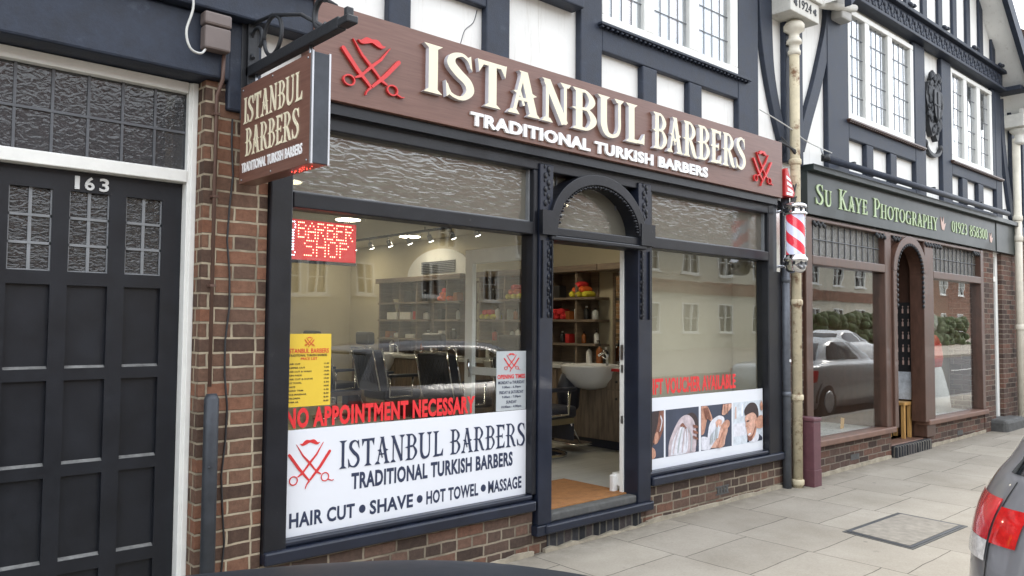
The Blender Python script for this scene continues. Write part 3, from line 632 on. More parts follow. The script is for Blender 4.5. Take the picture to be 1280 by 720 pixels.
# doorstep
m = MB(); m.box(3.87, 5.05, -.075, .02, .135, .20); m.build('step_nosing', 'blue_black', S, bevel=.012)
m = MB(); m.box(3.946, 4.889, -.03, .06, .2005, .262); m.build('doorstep', 'stone_dark', S, bevel=.012)
B(3.946, 4.974, .0, .2, -.12, .134).build('step_riser', 'brick_blue', S)
q = MB(); n = 16; q.strip([(3.9 + 1.15 * k / n, gz(4) - .06) for k in range(n + 1)], [(3.9 + 1.15 * k / n, gz(4.3) + .022 + .01 * math.sin(k * 2.1)) for k in range(n + 1)], -.03, -.001); q.build('cement_fillet', 'cement', S)
# party walls, interior shell
B(1.62, 1.90, .452, 8.2, 0, 2.85).build('side_wall', 'brick_inside', S)
B(7.06, 7.30, .23, 8.2, 0, 2.85).build('side_wall', 'beige_wall', S)
B(1.90, 7.06, 8.0, 8.2, 0, 2.85).build('back_wall', 'beige_wall', S)
B(1.90, 7.06, .23, 8.0, .10, .25).build('shop_floor', 'floor_planks', S); B(3.946, 4.889, .061, .229, .10, .25).build('shop_floor', 'floor_planks', S)
B(1.62, 7.3, .105, 8.2, 2.852, 3.1).build('ceiling', 'ceiling_white', S)
B(5.52, 7.055, .50, .56, .251, 2.85).build('partition_wall', 'beige_wall', S); B(5.40, 5.519, .48, .58, .251, 2.85).build('partition_post', 'white_paint', S, bevel=.006)
m = MB().box(1.90, 3.945, .10, .22, .305, .40); m.box(4.89, 7.06, .10, .22, .305, .40); m.build('window_board', 'white_paint', S)
B(7.10, 7.56, .005, .4, -.12, 2.80).build('brick_pier', 'brick_studio', S)
# upper floor
wx0, wx1, wz0, wz1 = 4.475, 6.345, 3.87, 5.12
m = wall_holes(MB(), 2.061, 7.56, 2.805, 5.75, [(wx0, wx1, wz0, wz1)], .03, .3); m.build('upper_wall', 'render_white', S)
m = MB(); TP = (-.03, .029)
for a, b, c, d in ((2.564, 2.725, 3.34, 5.7), (3.325, 3.534, 3.34, 5.7), (4.236, 4.474, 3.34, 5.7), (6.346, 6.69, 3.34, 5.7), (7.19, 7.54, 3.2, 5.7), (4.961, 5.146, 3.34, 3.655), (5.585, 5.772, 3.34, 3.655)): m.box(a, b, *TP, c, d)
m.box(2.726, 3.324, -.028, .029, 3.672, 3.90); m.box(3.535, 4.20, -.10, .029, 3.885, 4.13); m.box(2.11, 2.563, -.028, .029, 3.672, 3.90)
m.box(4.475, 6.345, -.028, .029, 3.656, 3.868); m.box(4.475, 6.345, -.028, .029, 5.122, 5.35)
m.build('timber_frame', 'timber_paint', S, bevel=.01)
br = MB()
A = cr([(6.70, 5.7, 0), (6.72, 4.9, 0), (6.76, 4.35, 0), (6.86, 3.95, 0), (7.02, 3.55, 0), (7.17, 3.28, 0)], 5); A2 = cr([(6.93, 5.7, 0), (6.95, 4.9, 0), (6.965, 4.4, 0), (7.0, 4.05, 0), (7.1, 3.72, 0), (7.189, 3.5, 0)], 5)
br.strip([(a[0], a[1]) for a in A], [(a[0], a[1]) for a in A2], -.025, .029); br.build('curved_brace', 'timber_paint', S, bevel=.008)
leaded_window(S, wx0, wx1, wz0, wz1, [(4.50, 4.985), (5.115, 5.598), (5.738, 6.225)])
MB().tube(cr([(3.29, .028, 3.66), (3.26, .028, 3.57), (3.19, .028, 3.50), (3.16, .028, 3.42), (3.14, .028, 3.36)], 4), .003, 5).build('plaster_crack', 'lead', S)
drip(S, 4.42, 6.50, 3.832, 'timber_paint')
room_behind(S, wx0, wx1, wz0, wz1, [(4.48, 5.0, 3.9), (5.08, 5.62, 3.9), (5.72, 6.12, 3.9)])
# roof with eaves
m = MB(); m.add([(-3, -.45, 5.72), (7.6, -.45, 5.72), (7.6, 4.5, 9.6), (-3, 4.5, 9.6), (-3, -.45, 5.62), (7.6, -.45, 5.62), (7.6, 4.5, 9.45), (-3, 4.5, 9.45)], [(0, 1, 2, 3), (7, 6, 5, 4), (0, 4, 5, 1), (1, 5, 6, 2), (2, 6, 7, 3), (3, 7, 4, 0)])
m.add([(-3, 4.5, 9.6), (7.6, 4.5, 9.6), (7.6, 9.5, 5.72), (-3, 9.5, 5.72)], [(0, 1, 2, 3)]); m.build('roof', 'roof_tile', S)
B(1.62, 7.56, 8.2, 8.4, 0, 5.8).build('rear_wall', 'brick_far', S)
# ------------------------------------------------------------------ photography studio
P = thing('photography_studio', 'photography studio with brown arched shopfront and black-and-white gabled upper floor', 'shop building', (10.5, 0, 0))
def gzb(x): return gz(x)
for a, b, y in ((7.56, 9.56, .0), (10.70, 12.76, .0)):
    p = B(a, b, y, .22, -.1, .352).build('brick_plinth', 'brick_studio', P)
    q = MB(); n = 20; q.strip([(a + (b - a) * k / n, gz(10) - .08) for k in range(n + 1)], [(a + (b - a) * k / n, gz(a + (b - a) * k / n) + .04 + random.uniform(-.006, .006)) for k in range(n + 1)], -.02, -.001); q.build('cement_fillet', 'cement', p)
    B(a + 1.0, a + 1.2, -.004, .002, .13, .19).build('air_brick', 'stone_dark', p)
m = MB()
m.box(7.565, 7.70, -.03, .10, .42, 2.70); m.box(9.43, 9.60, -.03, .14, .42, 2.70); m.box(10.60, 10.88, -.03, .14, .20, 2.70); m.box(12.64, 12.755, -.03, .10, .42, 2.70)
m.box(7.70, 9.43, -.032, .1, 2.215, 2.31); m.box(10.88, 12.64, -.032, .1, 2.215, 2.31); m.box(7.70, 12.64, -.028, .099, 2.665, 2.70)
m.build('shopfront_frame', 'brown_paint', P, bevel=.008)
for a, b in ((7.56, 9.61), (10.59, 12.76)): B(a, b, -.07, .12, .353, .419).build('shopfront_sill', 'brown_sill', P, bevel=.012)
for a, b in ((7.70, 9.43), (10.88, 12.64)):
    B(a, b, .045, .051, .42, 2.215).build('display_window', 'glass', P)
    tl = B(a, b, .045, .051, 2.31, 2.665).build('top_light', 'ripple_studio', P)
    q = MB(); n = 12
    for k in range(1, n): xx = a + (b - a) * k / n; q.box(xx - .004, xx + .004, .036, .0445, 2.31, 2.665)
    q.box(a, b, .034, .0445, 2.487, 2.496); q.build('lead_grid', 'lead', tl)
ar = MB().strip(arcp(10.10, 2.25, .50, .44, 0, 180, 30), arcp(10.10, 2.25, .40, .35, 0, 180, 30), -.06, .12); ar.box(9.60, 9.70, -.055, .12, .4, 2.25); ar.box(10.5, 10.595, -.055, .12, .4, 2.25)
ar = ar.build('door_arch', 'brown_paint', P, bevel=.006)
q = MB()
for k in range(21): a = R_(4 + 172 * k / 20); q.ball((10.10 + .385 * math.cos(a), -.05, 2.25 + .335 * math.sin(a)), (.022, .02, .02), 0, 7, 5)
for k in range(7): q.ball((9.71, -.05, 2.2 - k * .06), (.018, .018, .026), 0, 6, 4); q.ball((10.49, -.05, 2.2 - k * .06), (.018, .018, .026), 0, 6, 4)
for a in (7.72, 9.2, 9.66, 10.62, 10.9, 12.35):
    for k in range(6): q.ball((a + k * .045, -.035, 2.645 - .02 * (k % 2)), (.02, .018, .026), 0, 6, 4)
q.build('arch_carving', 'iron_black', ar)
m = MB(); m.prism([(9.60, 2.26)] + [(9.60, 2.664), (10.595, 2.664), (10.595, 2.26)] + arcp(10.10, 2.26, .5, .44, 0, 180, 20)[1:-1], .02, .06); m.build('spandrel', 'brown_paint', P)
# recessed lobby with its inner door
m = MB(); m.box(9.52, 9.60, .14, 1.1, .2, 2.7); m.box(10.62, 10.70, .14, 1.1, .2, 2.7); m.build('lobby_frame', 'brown_paint', P)
m = wall_holes(MB(), 9.60, 10.62, .2, 2.70, [(9.70, 10.52, .45, 1.98), (9.70, 10.10, 2.06, 2.6), (10.13, 10.52, 2.06, 2.6)], 1.1, 1.16); d = m.build('inner_door', 'brown_paint', P)
B(9.70, 10.52, 1.12, 1.126, .45, 1.98).build('door_pane', 'glass', d); B(9.70, 10.52, 1.121, 1.127, 2.06, 2.6).build('door_pane', 'ripple_dark', d)
m = MB().box(9.57, 10.69, .02, 1.1, -.05, .19); m.build('lobby_floor', 'brown_sill', P, bevel=.01)
m = MB(); n = 14
for k in range(n): x = 9.62 + k * 1.06 / n; m.box(x, x + 1.06 / n - .008, -.06, .018, -.05, .185)
m.build('doorstep', 'brick_blue', P, bevel=.02)
B(9.56, 9.6, .0, .1, -.05, .35).build('brick_plinth', 'brick_studio', P)
B(12.757, 13.23, -.01, .45, -.1, 2.74).build('brick_pier', 'brick_studio', P)
# display interior
m = MB().box(7.30, 13.0, 2.6, 2.7, 0, 2.85); m.build('back_wall', 'beige_wall', P)
B(7.3, 13.0, .225, 2.6, .05, .19).build('studio_floor', 'floor_planks', P)
m = MB().box(7.70, 9.51, .2, 1.4, .191, .40); m.box(10.71, 12.7, .2, 1.4, .191, .40); m.build('window_bed', 'counter_white', P)
B(7.31, 13.0, .15, 2.6, 2.852, 3.1).build('ceiling', 'ceiling_white', P)
B(12.9, 13.0, .46, 2.6, 0, 2.85).build('side_wall', 'beige_wall', P)
# upper floor
W1 = (8.555, 10.345, 3.875, 5.13); W2 = (11.62, 13.26, 3.86, 5.14)
m = wall_holes(MB(), 7.561, 14.45, 2.72, 5.19, [W1, W2], .03, .3); m.build('upper_wall', 'render_white', P)
m = MB()
for a, b, c, d in ((8.07, 8.554, 3.24, 5.19), (10.38, 10.71, 3.24, 5.19), (11.27, 11.61, 3.24, 5.19), (13.40, 13.66, 3.24, 5.19), (8.985, 9.165, 3.3, 3.655), (9.626, 9.806, 3.3, 3.655), (11.975, 12.185, 3.3, 3.665), (12.61, 12.83, 3.3, 3.665), (14.15, 14.40, 3.24, 5.19)): m.box(a, b, -.03, .029, c, d)
m.box(8.555, 10.379, -.028, .029, 3.656, 3.872); m.box(11.611, 13.399, -.028, .029, 3.666, 3.857); m.box(8.555, 10.379, -.027, .029, 3.23, 3.299); m.box(11.611, 13.399, -.027, .029, 3.23, 3.299)
m.box(10.345, 10.379, -.027, .029, 3.873, 5.19); m.box(13.261, 13.399, -.027, .029, 3.858, 5.19)
m.build('timber_frame', 'timber_paint', P, bevel=.01)
for pts in ([(8.28, 5.19), (8.2, 4.75), (8.09, 4.45), (7.92, 4.05), (7.74, 3.7), (7.57, 3.35)], [(13.67, 5.1), (13.7, 4.6), (13.78, 4.2), (13.9, 3.8), (14.05, 3.4), (14.15, 3.24)]):
    sg = 1 if pts[0][0] > 10 else -1; A = cr([(x, z, 0) for x, z in pts], 4); m = MB()
    m.strip([(a[0], a[1]) for a in A], [(a[0] + .17 * (1 if sg > 0 else -1) * (.9), a[1] + .05) for a in A], -.024, .029); m.build('curved_brace', 'timber_paint', P, bevel=.006)
leaded_window(P, *W1, [(8.60, 8.985), (9.10, 9.60), (9.72, 10.26)]); leaded_window(P, *W2, [(11.67, 12.10), (12.22, 12.62), (12.76, 13.17)])
drip(P, 8.50, 10.62, 3.835, 'brown_paint'); drip(P, 11.55, 13.62, 3.82, 'brown_paint')
room_behind(P, 8.6, 10.3, 3.9, 5.1, [(8.6, 9.0, 3.9), (9.08, 9.62, 3.9), (9.70, 10.16, 3.9)]); room_behind(P, 11.66, 13.2, 3.9, 5.1, [(11.66, 12.12, 3.9), (12.2, 12.66, 4.45)])
# heraldic plaque between the windows
pl = MB(); cx_, cz_ = 11.0, 4.48; pts = []
for k in range(40):
    a = 2 * math.pi * k / 40; r = 1 + .10 * math.sin(5 * a + .6) + .06 * math.sin(9 * a); rz = .40 if math.sin(a) > 0 else .43
    pts.append((cx_ + .27 * r * math.cos(a) * (1 if math.sin(a) > -.3 else .78), cz_ + rz * r * math.sin(a)))
pl.prism(pts, -.04, .028); sh = [(cx_ - .10, cz_ + .2), (cx_ + .10, cz_ + .2), (cx_ + .11, cz_ + .02), (cx_ + .07, cz_ - .14), (cx_, cz_ - .22), (cx_ - .07, cz_ - .14), (cx_ - .11, cz_ + .02)]; pl.prism(sh, -.075, -.041)
for k in range(90):
    a = random.uniform(0, 2 * math.pi); q_ = random.uniform(.45, .95); e = random.uniform(.018, .04)
    pl.ball((cx_ + .25 * q_ * math.cos(a), -.042, cz_ + .39 * q_ * math.sin(a)), (e, .022, e * random.uniform(.8, 1.8)), 0, 7, 5)
for k in range(7): pl.ball((cx_ - .15 + .05 * k, -.045, cz_ + .38 + .03 * math.sin(k * 1.6)), (.035, .03, .05), 0, 7, 5)
pl.box(cx_ - .008, cx_ + .008, -.085, -.076, cz_ - .2, cz_ + .18); pl.box(cx_ - .09, cx_ + .09, -.084, -.076, cz_ - .005, cz_ + .011)
pl = pl.build('heraldic_plaque', 'iron_black', P, bevel=.006)
q = MB(); A = arcp(11.0, 3.98, .27, .17, 195, 345, 18); Bq = arcp(11.0, 3.98, .235, .125, 195, 345, 18); q.strip(A, Bq, -.03, .028); q.ball((11.25, -.01, 3.96), (.035, .03, .05)); q.ball((10.75, -.01, 3.96), (.035, .03, .05)); q.build('motto_scroll', 'iron_black', pl)
# jettied gable: carved bressummer, verge and soffit
GY = -.11
m = MB().box(8.35, 13.62, GY - .02, .029, 5.20, 5.24); m.box(8.35, 13.6, GY + .03, .029, 5.241, 5.46); m.box(8.35, 13.62, GY - .03, .029, 5.461, 5.51); m.box(13.63, 14.1, GY - .20, .029, 5.20, 5.27); be = m.build('bressummer', 'timber_paint', P, bevel=.008)
q = MB(); n = 58
for k in range(n):
    x = 8.42 + k * 5.1 / n; s = 1 if k % 2 else -1; q.ball((x, GY + .028, 5.35 + s * .045), (.045, .018, .04), 0, 7, 5); q.ball((x + .045, GY + .028, 5.35 - s * .055), (.03, .014, .03), 0, 6, 4); q.ball((x + .02, GY + .03, 5.35 - s * .01), (.022, .012, .028), 0, 6, 4)
for k in range(5): q.ball((8.9 + k * 1.1, GY - .03, 5.53), (.07, .03, .03), 0, 7, 5); q.ball((9.0 + k * 1.1, GY - .03, 5.54), (.05, .03, .025), 0, 7, 5)
q.build('carved_ornament', 'timber_paint', be)
m = MB().box(8.10, 8.45, GY - .02, .029, 4.98, 5.199); m.box(8.16, 8.40, GY - .04, .0, 4.88, 4.979); m.build('jetty_corbel', 'render_grey', P, bevel=.02)
m = MB().prism([(8.45, 5.511), (13.55, 5.511), (11.0, 7.8)], GY + .06, .25); m.build('gable_wall', 'render_white', P)
m = MB()
for k in range(9):
    x = 8.95 + k * .52
    zz = lambda v: 7.79 - abs(v - 11.0) * .898
    if min(zz(x), zz(x + .15)) > 5.55: m.prism([(x, 5.512), (x + .15, 5.512), (x + .15, zz(x + .15)), (x, zz(x))], GY + .02, GY + .059)
m.build('timber_frame', 'timber_paint', P, bevel=.008)
def slope(off, y0, y1, mat, name, w_):
    m = MB()
    for sx_ in (1, -1):
        a = (11.0, 7.82 + off); b = (11.0 + sx_ * 3.25, 7.82 + off - 3.25 * .898)
        m.prism([a, b, (b[0], b[1] + w_), (a[0], a[1] + w_)] if sx_ > 0 else [b, a, (a[0], a[1] + w_), (b[0], b[1] + w_)], y0, y1)
    return m.build(name, mat, P)
slope(.0, GY - .26, 8.0, 'render_white', 'verge_soffit', .05); slope(-.10, GY - .33, GY - .261, 'timber_paint', 'barge_board', .26); slope(.051, GY - .24, 8.0, 'roof_tile', 'roof', .09)
B(7.56, 14.4, 8.2, 8.4, 0, 5.5).build('rear_wall', 'brick_far', P)
# ------------------------------------------------------------------ the house beyond
Q = thing('corner_house', 'brick house with dark panelled door in white frame, beyond the photography studio', 'house', (14.4, 0, 0))
B(13.62, 14.6, -.005, .45, -.1, 2.72).build('brick_pier', 'brick_studio', Q)
m = MB().box(13.52, 13.615, .05, .2, .1, 2.72); m.box(13.232, 13.519, .05, .2, 2.28, 2.36); m.box(13.232, 13.519, .05, .2, 2.66, 2.72); m.build('door_frame', 'white_paint', Q, bevel=.006)
B(13.232, 13.52, .12, .126, 2.36, 2.66).build('fanlight', 'ripple_dark', Q)
m = wall_holes(MB(), 13.232, 13.52, .12, 2.28, [(13.28, 13.37, a, b) for a, b in ((.25, .8), (.9, 1.4), (1.5, 2.1))] + [(13.41, 13.48, a, b) for a, b in ((.25, .8), (.9, 1.4), (1.5, 2.1))], .13, .17); d = m.build('front_door', 'door_paint', Q); B(13.232, 13.52, .171, .19, .12, 2.28).build('door_panel', 'door_paint', d)
B(13.0, 13.9, -.22, .12, -.05, gz(13) + .17).build('doorstep', 'stone_dark', Q, bevel=.05)
B(14.6, 24, .0, .4, -.1, 3.2).build('ground_floor_wall', 'brick_studio', Q); B(14.451, 24, .03, .4, 3.2, 6.2).build('upper_wall', 'render_white', Q)
m = MB(); [m.box(14.7 + k * 1.1, 14.95 + k * 1.1, -.03, .029, 3.21, 6.2) for k in range(8)]; m.box(14.46, 24, -.05, -.031, 3.05, 3.2); m.build('timber_frame', 'timber_paint', Q)
m = MB(); m.add([(14.5, -.4, 6.2), (24, -.4, 6.2), (24, 4.5, 9.6), (14.5, 4.5, 9.6)], [(0, 1, 2, 3)]); m.add([(14.5, 4.5, 9.6), (24, 4.5, 9.6), (24, 9.5, 5.72), (14.5, 9.5, 5.72)], [(0, 1, 2, 3)]); m.build('roof', 'roof_tile', Q)
# ------------------------------------------------------------------ houses across the street (seen only in the shop windows)
def far_house(label, x0, x1, yf, h, wall, wins, band=None, brickbase=False):
    o = thing('street_house', label, 'house', ((x0 + x1) / 2, yf, gz((x0 + x1) / 2)))
    m = wall_holes(MB(), x0, x1, -.3, h, [(a, b, c, d) for a, b, c, d in wins], yf - .3, yf); m.box(x0, x1, yf - 8, yf - 7.7, -.3, h); m.box(x0, x0 + .3, yf - 7.7, yf - .3, -.3, h); m.box(x1 - .3, x1, yf - 7.7, yf - .3, -.3, h); m.build('wall', wall, o)
    for a, b, c, d in wins:
        f = MB(); f.box(a, b, yf - .12, yf + .03, c, c + .08); f.box(a, b, yf - .12, yf + .02, d - .07, d); f.box(a, a + .07, yf - .12, yf + .02, c + .08, d - .07); f.box(b - .07, b, yf - .12, yf + .02, c + .08, d - .07)
        f.box((a + b) / 2 - .03, (a + b) / 2 + .03, yf - .1, yf + .01, c + .08, d - .07); f.box(a + .07, b - .07, yf - .09, yf, (c + d) / 2 - .02, (c + d) / 2 + .02); f.box(a - .08, b + .08, yf, yf + .08, c - .08, c - .001)
        f = f.build('window', 'white_paint', o); B(a, b, yf - .16, yf - .15, c, d).build('pane', 'car_glass', f)
    if band: B(x0, x1, yf + .001, yf + .10, band[0], band[1]).build('band', 'brick_far', o)
    m = MB(); m.add([(x0 - .3, yf + .5, h), (x1 + .3, yf + .5, h), (x1 + .3, yf - 4, h + 3.2), (x0 - .3, yf - 4, h + 3.2)], [(0, 1, 2, 3)]); m.add([(x0 - .3, yf - 4, h + 3.2), (x1 + .3, yf - 4, h + 3.2), (x1 + .3, yf - 8.5, h), (x0 - .3, yf - 8.5, h)], [(0, 1, 2, 3)])
    m.prism([(x0, h), (x0 + .01, h), (x0 + .01, h + .01)], yf - 8, yf); m.build('roof', 'roof_tile', o)
    for xx in (x0 + 1.5, x1 - 1.5): B(xx - .4, xx + .4, yf - 4.4, yf - 3.6, h + 2.4, h + 4.2).build('chimney', 'brick_far', o)
    return o
far_house('red brick house across the street, opposite the numbered door', -16, 8, -22, 6.2, 'brick_far', [(x, x + 1.3, z, z + 1.5) for x in (-12, -7, -2, 4) for z in (1.0, 3.9)])
far_house('white rendered house across the street, opposite the barber shop', 9, 26, -22, 6.4, 'render_cream', [(12.4, 13.3, 2.6, 3.9), (13.5, 14.4, 2.6, 3.9), (15.6, 16.4, 2.7, 3.9), (18.6, 19.5, 2.7, 4.1), (21.8, 22.7, 2.6, 4.0), (23.6, 24.5, 4.6, 5.9), (19.4, 20.3, 4.7, 5.9), (11, 11.9, 4.8, 5.9)])
far_house('cream rendered house with brick band across the street', 27, 62, -22, 7.0, 'render_cream', [(x, x + 1.5, z, z2) for x in (29, 32.5, 36, 39.5, 43, 46.5, 50, 53.5, 57) for z, z2 in ((1.2, 2.9), (4.5, 6.0))], band=(3.4, 4.1))
far_house('dark red brick house farthest along the other side of the street', 63, 100, -22, 7.0, 'brick_far', [(x, x + 1.5, z, z2) for x in (65, 69, 73, 77, 81, 85, 90) for z, z2 in ((1.2, 2.9), (4.5, 6.0))])
hd = MB()
for k in range(420): hd.ball((random.uniform(39, 60), random.uniform(-16.6, -15.4), .3 + random.random() ** .7 * 1.9), (random.uniform(.18, .4),) * 3, 0, 6, 4)
tag(hd.build('garden_hedge', 'leaf'), 'dense green garden hedge in front of the cream house across the street', 'hedge')
# ------------------------------------------------------------------ fascia sign over the barber shop
F = thing('fascia_sign', 'long wood-grain fascia sign with raised cream letters above the barber shopfront', 'shop sign', (4.49, -.12, 2.795))
m = MB().box(2.03, 6.952, -.12, .028, 2.80, 3.335); bd = m.build('sign_board', 'sign_wood', F, bevel=.003)
B(2.06, 6.92, -.085, .0, 2.735, 2.799).build('sign_underside', 'black_paint', F)  # plain black strip along the underside of the sign board
m = serif_text('ISTANBUL', (2.735, -.121, 2.965), 2.09, .295, .034, wt='heavy'); q = serif_text('BARBERS', (4.925, -.121, 2.965), 1.33, .288, .034, wt='heavy')
m.add(q.v, q.f, 0); m.m[-len(q.f):] = q.m; m.build('main_lettering', ['cream_letter', 'letter_side'], F)
sans_text('TRADITIONAL TURKISH BARBERS', (3.115, -.121, 2.828), 2.585, .088, .016, bold=.042).build('small_lettering', 'white_letter', F)
for cx, wd, nm in ((2.385, .41, 'emblem'), (6.575, .335, 'emblem')): emblem(MB(), cx, 3.035, wd, .335, -.138, -.121).build(nm, 'red_letter', F)
# ------------------------------------------------------------------ projecting sign
X0 = 1.67
HS = thing('hanging_sign', 'small brown double-sided sign hanging from an iron bracket over the pier', 'shop sign', (X0 + .045, -.42, 2.52))
m = MB().box(X0, X0 + .085, -.79, -.03, 2.283, 2.785); b_ = m.build('sign_panel', 'sign_wood', HS, bevel=.002)
m = MB().box(X0 + .006, X0 + .079, -.806, -.7905, 2.283, 2.785); m.build('sign_edge', 'guard_grey', HS, bevel=.002)
m = MB().box(X0 - .004, X0 + .005, -.806, -.7915, 2.28, 2.79); m.box(X0 + .08, X0 + .089, -.806, -.7915, 2.28, 2.79); m.build('edge_trim', 'alu', HS)
U = (0, -1, 0); NN = (-1, 0, 0)
mm = serif_text('ISTANBUL', (X0 - .0005, -.075, 2.585), .635, .135, .003, U, NN, wt='light'); q = serif_text('BARBERS', (X0 - .0005, -.10, 2.415), .585, .142, .003, U, NN, wt='light'); mm.add(q.v, q.f); mm.m = [0] * len(mm.f); mm.build('main_lettering', ['cream_letter'], HS)
sans_text('TRADITIONAL TURKISH BARBERS', (X0 - .0005, -.065, 2.335), .655, .05, .003, U, NN, bold=.022).build('small_lettering', 'white_letter', HS)
m = MB()
for y in (-.06, -.40, -.76):
    for z in (2.30, 2.765): m.ball((X0 - .001, y, z), (.004, .006, .006), 0, 8, 4)
m.build('screw_head', 'steel', HS)
m = MB()
for k in range(16): m.ball((X0 + .02 + .04 * random.random(), -.76 + .22 * random.random(), 2.280), (.003, .004, .002), 0, 5, 3)
m.build('led_strip', 'led_red', HS)
BK = thing('sign_bracket', 'black wrought iron bracket with scrolls carrying the projecting sign', 'bracket', (1.70, 0, 2.9))
m = MB(); m.box(1.690, 1.735, -.98, .0, 2.845, 2.90); m.box(1.685, 1.74, -1.07, -.981, 2.85, 2.885); m.box(1.695, 1.73, -1.05, -1.02, 2.886, 2.925); m.build('arm', 'iron_black', BK, bevel=.006)
m = MB().box(1.665, 1.76, -.035, -.03, 2.62, 3.16); m.box(1.69, 1.735, -.06, -.035, 2.80, 3.15); m.build('wall_plate', 'iron_black', BK, bevel=.004)
m = MB()
def scroll(cy, cz, r0, r1, a0, a1, n=26): return [(1.712, cy + (r0 + (r1 - r0) * i / n) * math.cos(R_(a0 + (a1 - a0) * i / n)), cz + (r0 + (r1 - r0) * i / n) * math.sin(R_(a0 + (a1 - a0) * i / n))) for i in range(n + 1)]
m.tube(scroll(-.30, 3.0, .10, .095, 0, 360), .010, 8); m.tube(scroll(-.12, 3.02, .09, .05, -60, 230), .010, 8); m.tube(scroll(-.80, 2.98, .085, .05, -120, 120), .014, 8)
m.tube([(1.712, -.04, 3.13), (1.712, -.30, 3.105), (1.712, -.60, 3.02), (1.712, -.82, 2.90)], .010, 8); m.build('scroll', 'iron_black', BK)
m = MB()
for y in (-.12, -.70): m.tube([(1.712, y, 2.845), (1.712, y, 2.78)], .008, 8)
m.build('hanger', 'steel', BK)
# ------------------------------------------------------------------ boxes and cables on the pier
JB = thing('junction_box', 'small brown electrical junction box on the black beam beside the iron bracket', 'junction box', (1.51, -.08, 3.03))
MB().box(1.44, 1.578, -.125, -.051, 3.045, 3.112).build('lid', 'box_brown', JB, bevel=.012); MB().box(1.444, 1.576, -.12, -.051, 2.925, 3.042).build('body', 'box_brown', JB, bevel=.010)
m = MB().tube([(1.56, -.07, 2.93), (1.56, -.06, 2.80), (1.545, -.03, 2.72), (1.545, -.03, 1.25)], .010, 8); CC = m.build('cable_conduit', 'conduit_brown'); tag(CC, 'thin brown conduit running down the brick pier from the junction box', 'conduit')
for z in (2.62, 2.2, 1.75): MB().box(1.530, 1.560, -.043, -.001, z, z + .012).build('clip', 'conduit_brown', CC)
m = MB().tube([(1.548, -.052, gz(1.5)), (1.548, -.052, 1.19), (1.548, -.048, 1.215)], [.036, .036, .026], 14); m.ball((1.53, -.088, .86), (.006, .004, .006), 0, 6, 4); tag(m.build('cable_guard', 'guard_grey'), 'dark grey steel tube guarding the cable at the foot of the brick pier', 'cable guard')
pts = [(1.635, -.012, 2.62)] + [(1.635 + .012 * math.sin(k * 1.7), -.010, 2.5 - k * .17) for k in range(14)] + [(1.61, -.012, .12), (1.59, -.012, gz(1.6))]
tag(MB().tube(pts, .005, 6).build('loose_cable', 'cable_black'), 'loose black cable hanging down the brick pier', 'cable')
pts = cr([(1.32, -.13, 3.55, ), (1.345, -.13, 3.30), (1.38, -.13, 3.12), (1.35, -.13, 2.98), (1.37, -.13, 2.90), (1.42, -.125, 2.885), (1.455, -.10, 2.92)], 6)
tag(MB().tube(pts, .006, 6).build('white_cable', 'cable_white'), 'white cable looping down to the junction box on the black beam', 'cable')
m = MB()
for k in range(3): m.tube([(-1.5, -.165 - k * .012, 3.40 + .014 * k), (.6, -.17, 3.41 + .012 * k), (1.3, -.17 - k * .01, 3.40 + .02 * (k % 2)), (1.75, -.15, 3.42), (2.05, -.1, 3.36 + .01 * k), (2.2, -.06, 3.36)], .008, 6)
tag(m.build('cable_run', 'cable_black'), 'bundle of black cables lying along the ledge above the numbered door', 'cable')
# ------------------------------------------------------------------ writing on the windows
YO = .034
def window_sign(nm, label, x0, x1, z0, z1, mat):
    o = thing(nm, label, 'window sign', ((x0 + x1) / 2, YO, (z0 + z1) / 2)); MB().box(x0, x1, YO, .0385, z0, z1).build('sheet', mat, o); return o
o = window_sign('window_poster', 'large white poster with navy lettering and red scissors across the foot of the left window', 1.976, 3.767, .413, .988, 'poster_white')
m = serif_text('ISTANBUL', (2.318, YO - .0005, .745), .735, .158, .0012, wt='light'); q = serif_text('BARBERS', (3.105, YO - .0005, .745), .65, .158, .0012, wt='light'); m.add(q.v, q.f); m.m = [0] * len(m.f); m.build('main_lettering', 'navy_ink', o)
sans_text('TRADITIONAL TURKISH BARBERS', (2.40, YO - .0005, .618), 1.245, .096, .001, bold=.036).build('small_lettering', 'navy_ink', o)
m = MB()
for t, a, b in (('HAIR CUT', 2.02, 2.425), ('SHAVE', 2.525, 2.83), ('HOT TOWEL', 2.93, 3.345), ('MASSAGE', 3.43, 3.728)): sans_text(t, (a, YO - .0005, .458), b - a, .082, .001, bold=.03, m=m)
for x in (2.475, 2.88, 3.388): m.prism([(x + .022 * math.cos(R_(k * 30)), .50 + .024 * math.sin(R_(k * 30))) for k in range(12)], YO - .0015, YO - .0005)
m.build('services_lettering', 'navy_ink', o)
emblem(MB(), 2.135, .80, .272, .27, YO - .0025, YO - .0003).build('emblem', 'red_letter', o)
o = tag(sans_text('NO APPOINTMENT NECESSARY', (1.985, YO, .995), 1.325, .112, .002, bold=.045).build('window_lettering', 'red_vinyl'), 'red capitals reading NO APPOINTMENT NECESSARY stuck on the left window', 'lettering')
o = tag(sans_text('GIFT VOUCHER AVAILABLE', (5.0855, YO, 1.012), 1.285, .132, .002, bold=.036).build('window_lettering', 'red_vinyl'), 'red capitals reading GIFT VOUCHER AVAILABLE stuck on the right window', 'lettering')
o = window_sign('price_list', 'yellow price list poster in the lower left of the left window', 1.982, 2.255, 1.112, 1.512, 'poster_yellow')
emblem(MB(), 2.12, 1.468, .062, .056, YO - .0025, YO - .0003).build('emblem', 'red_letter', o)
m = sans_text('ISTANBUL BARBERS', (1.995, YO - .0005, 1.405), .245, .026, .001, bold=.012); sans_text('PRICE LIST', (2.07, YO - .0005, 1.367), .10, .015, .001, bold=.01, m=m); m.build('heading', 'red_letter', o)
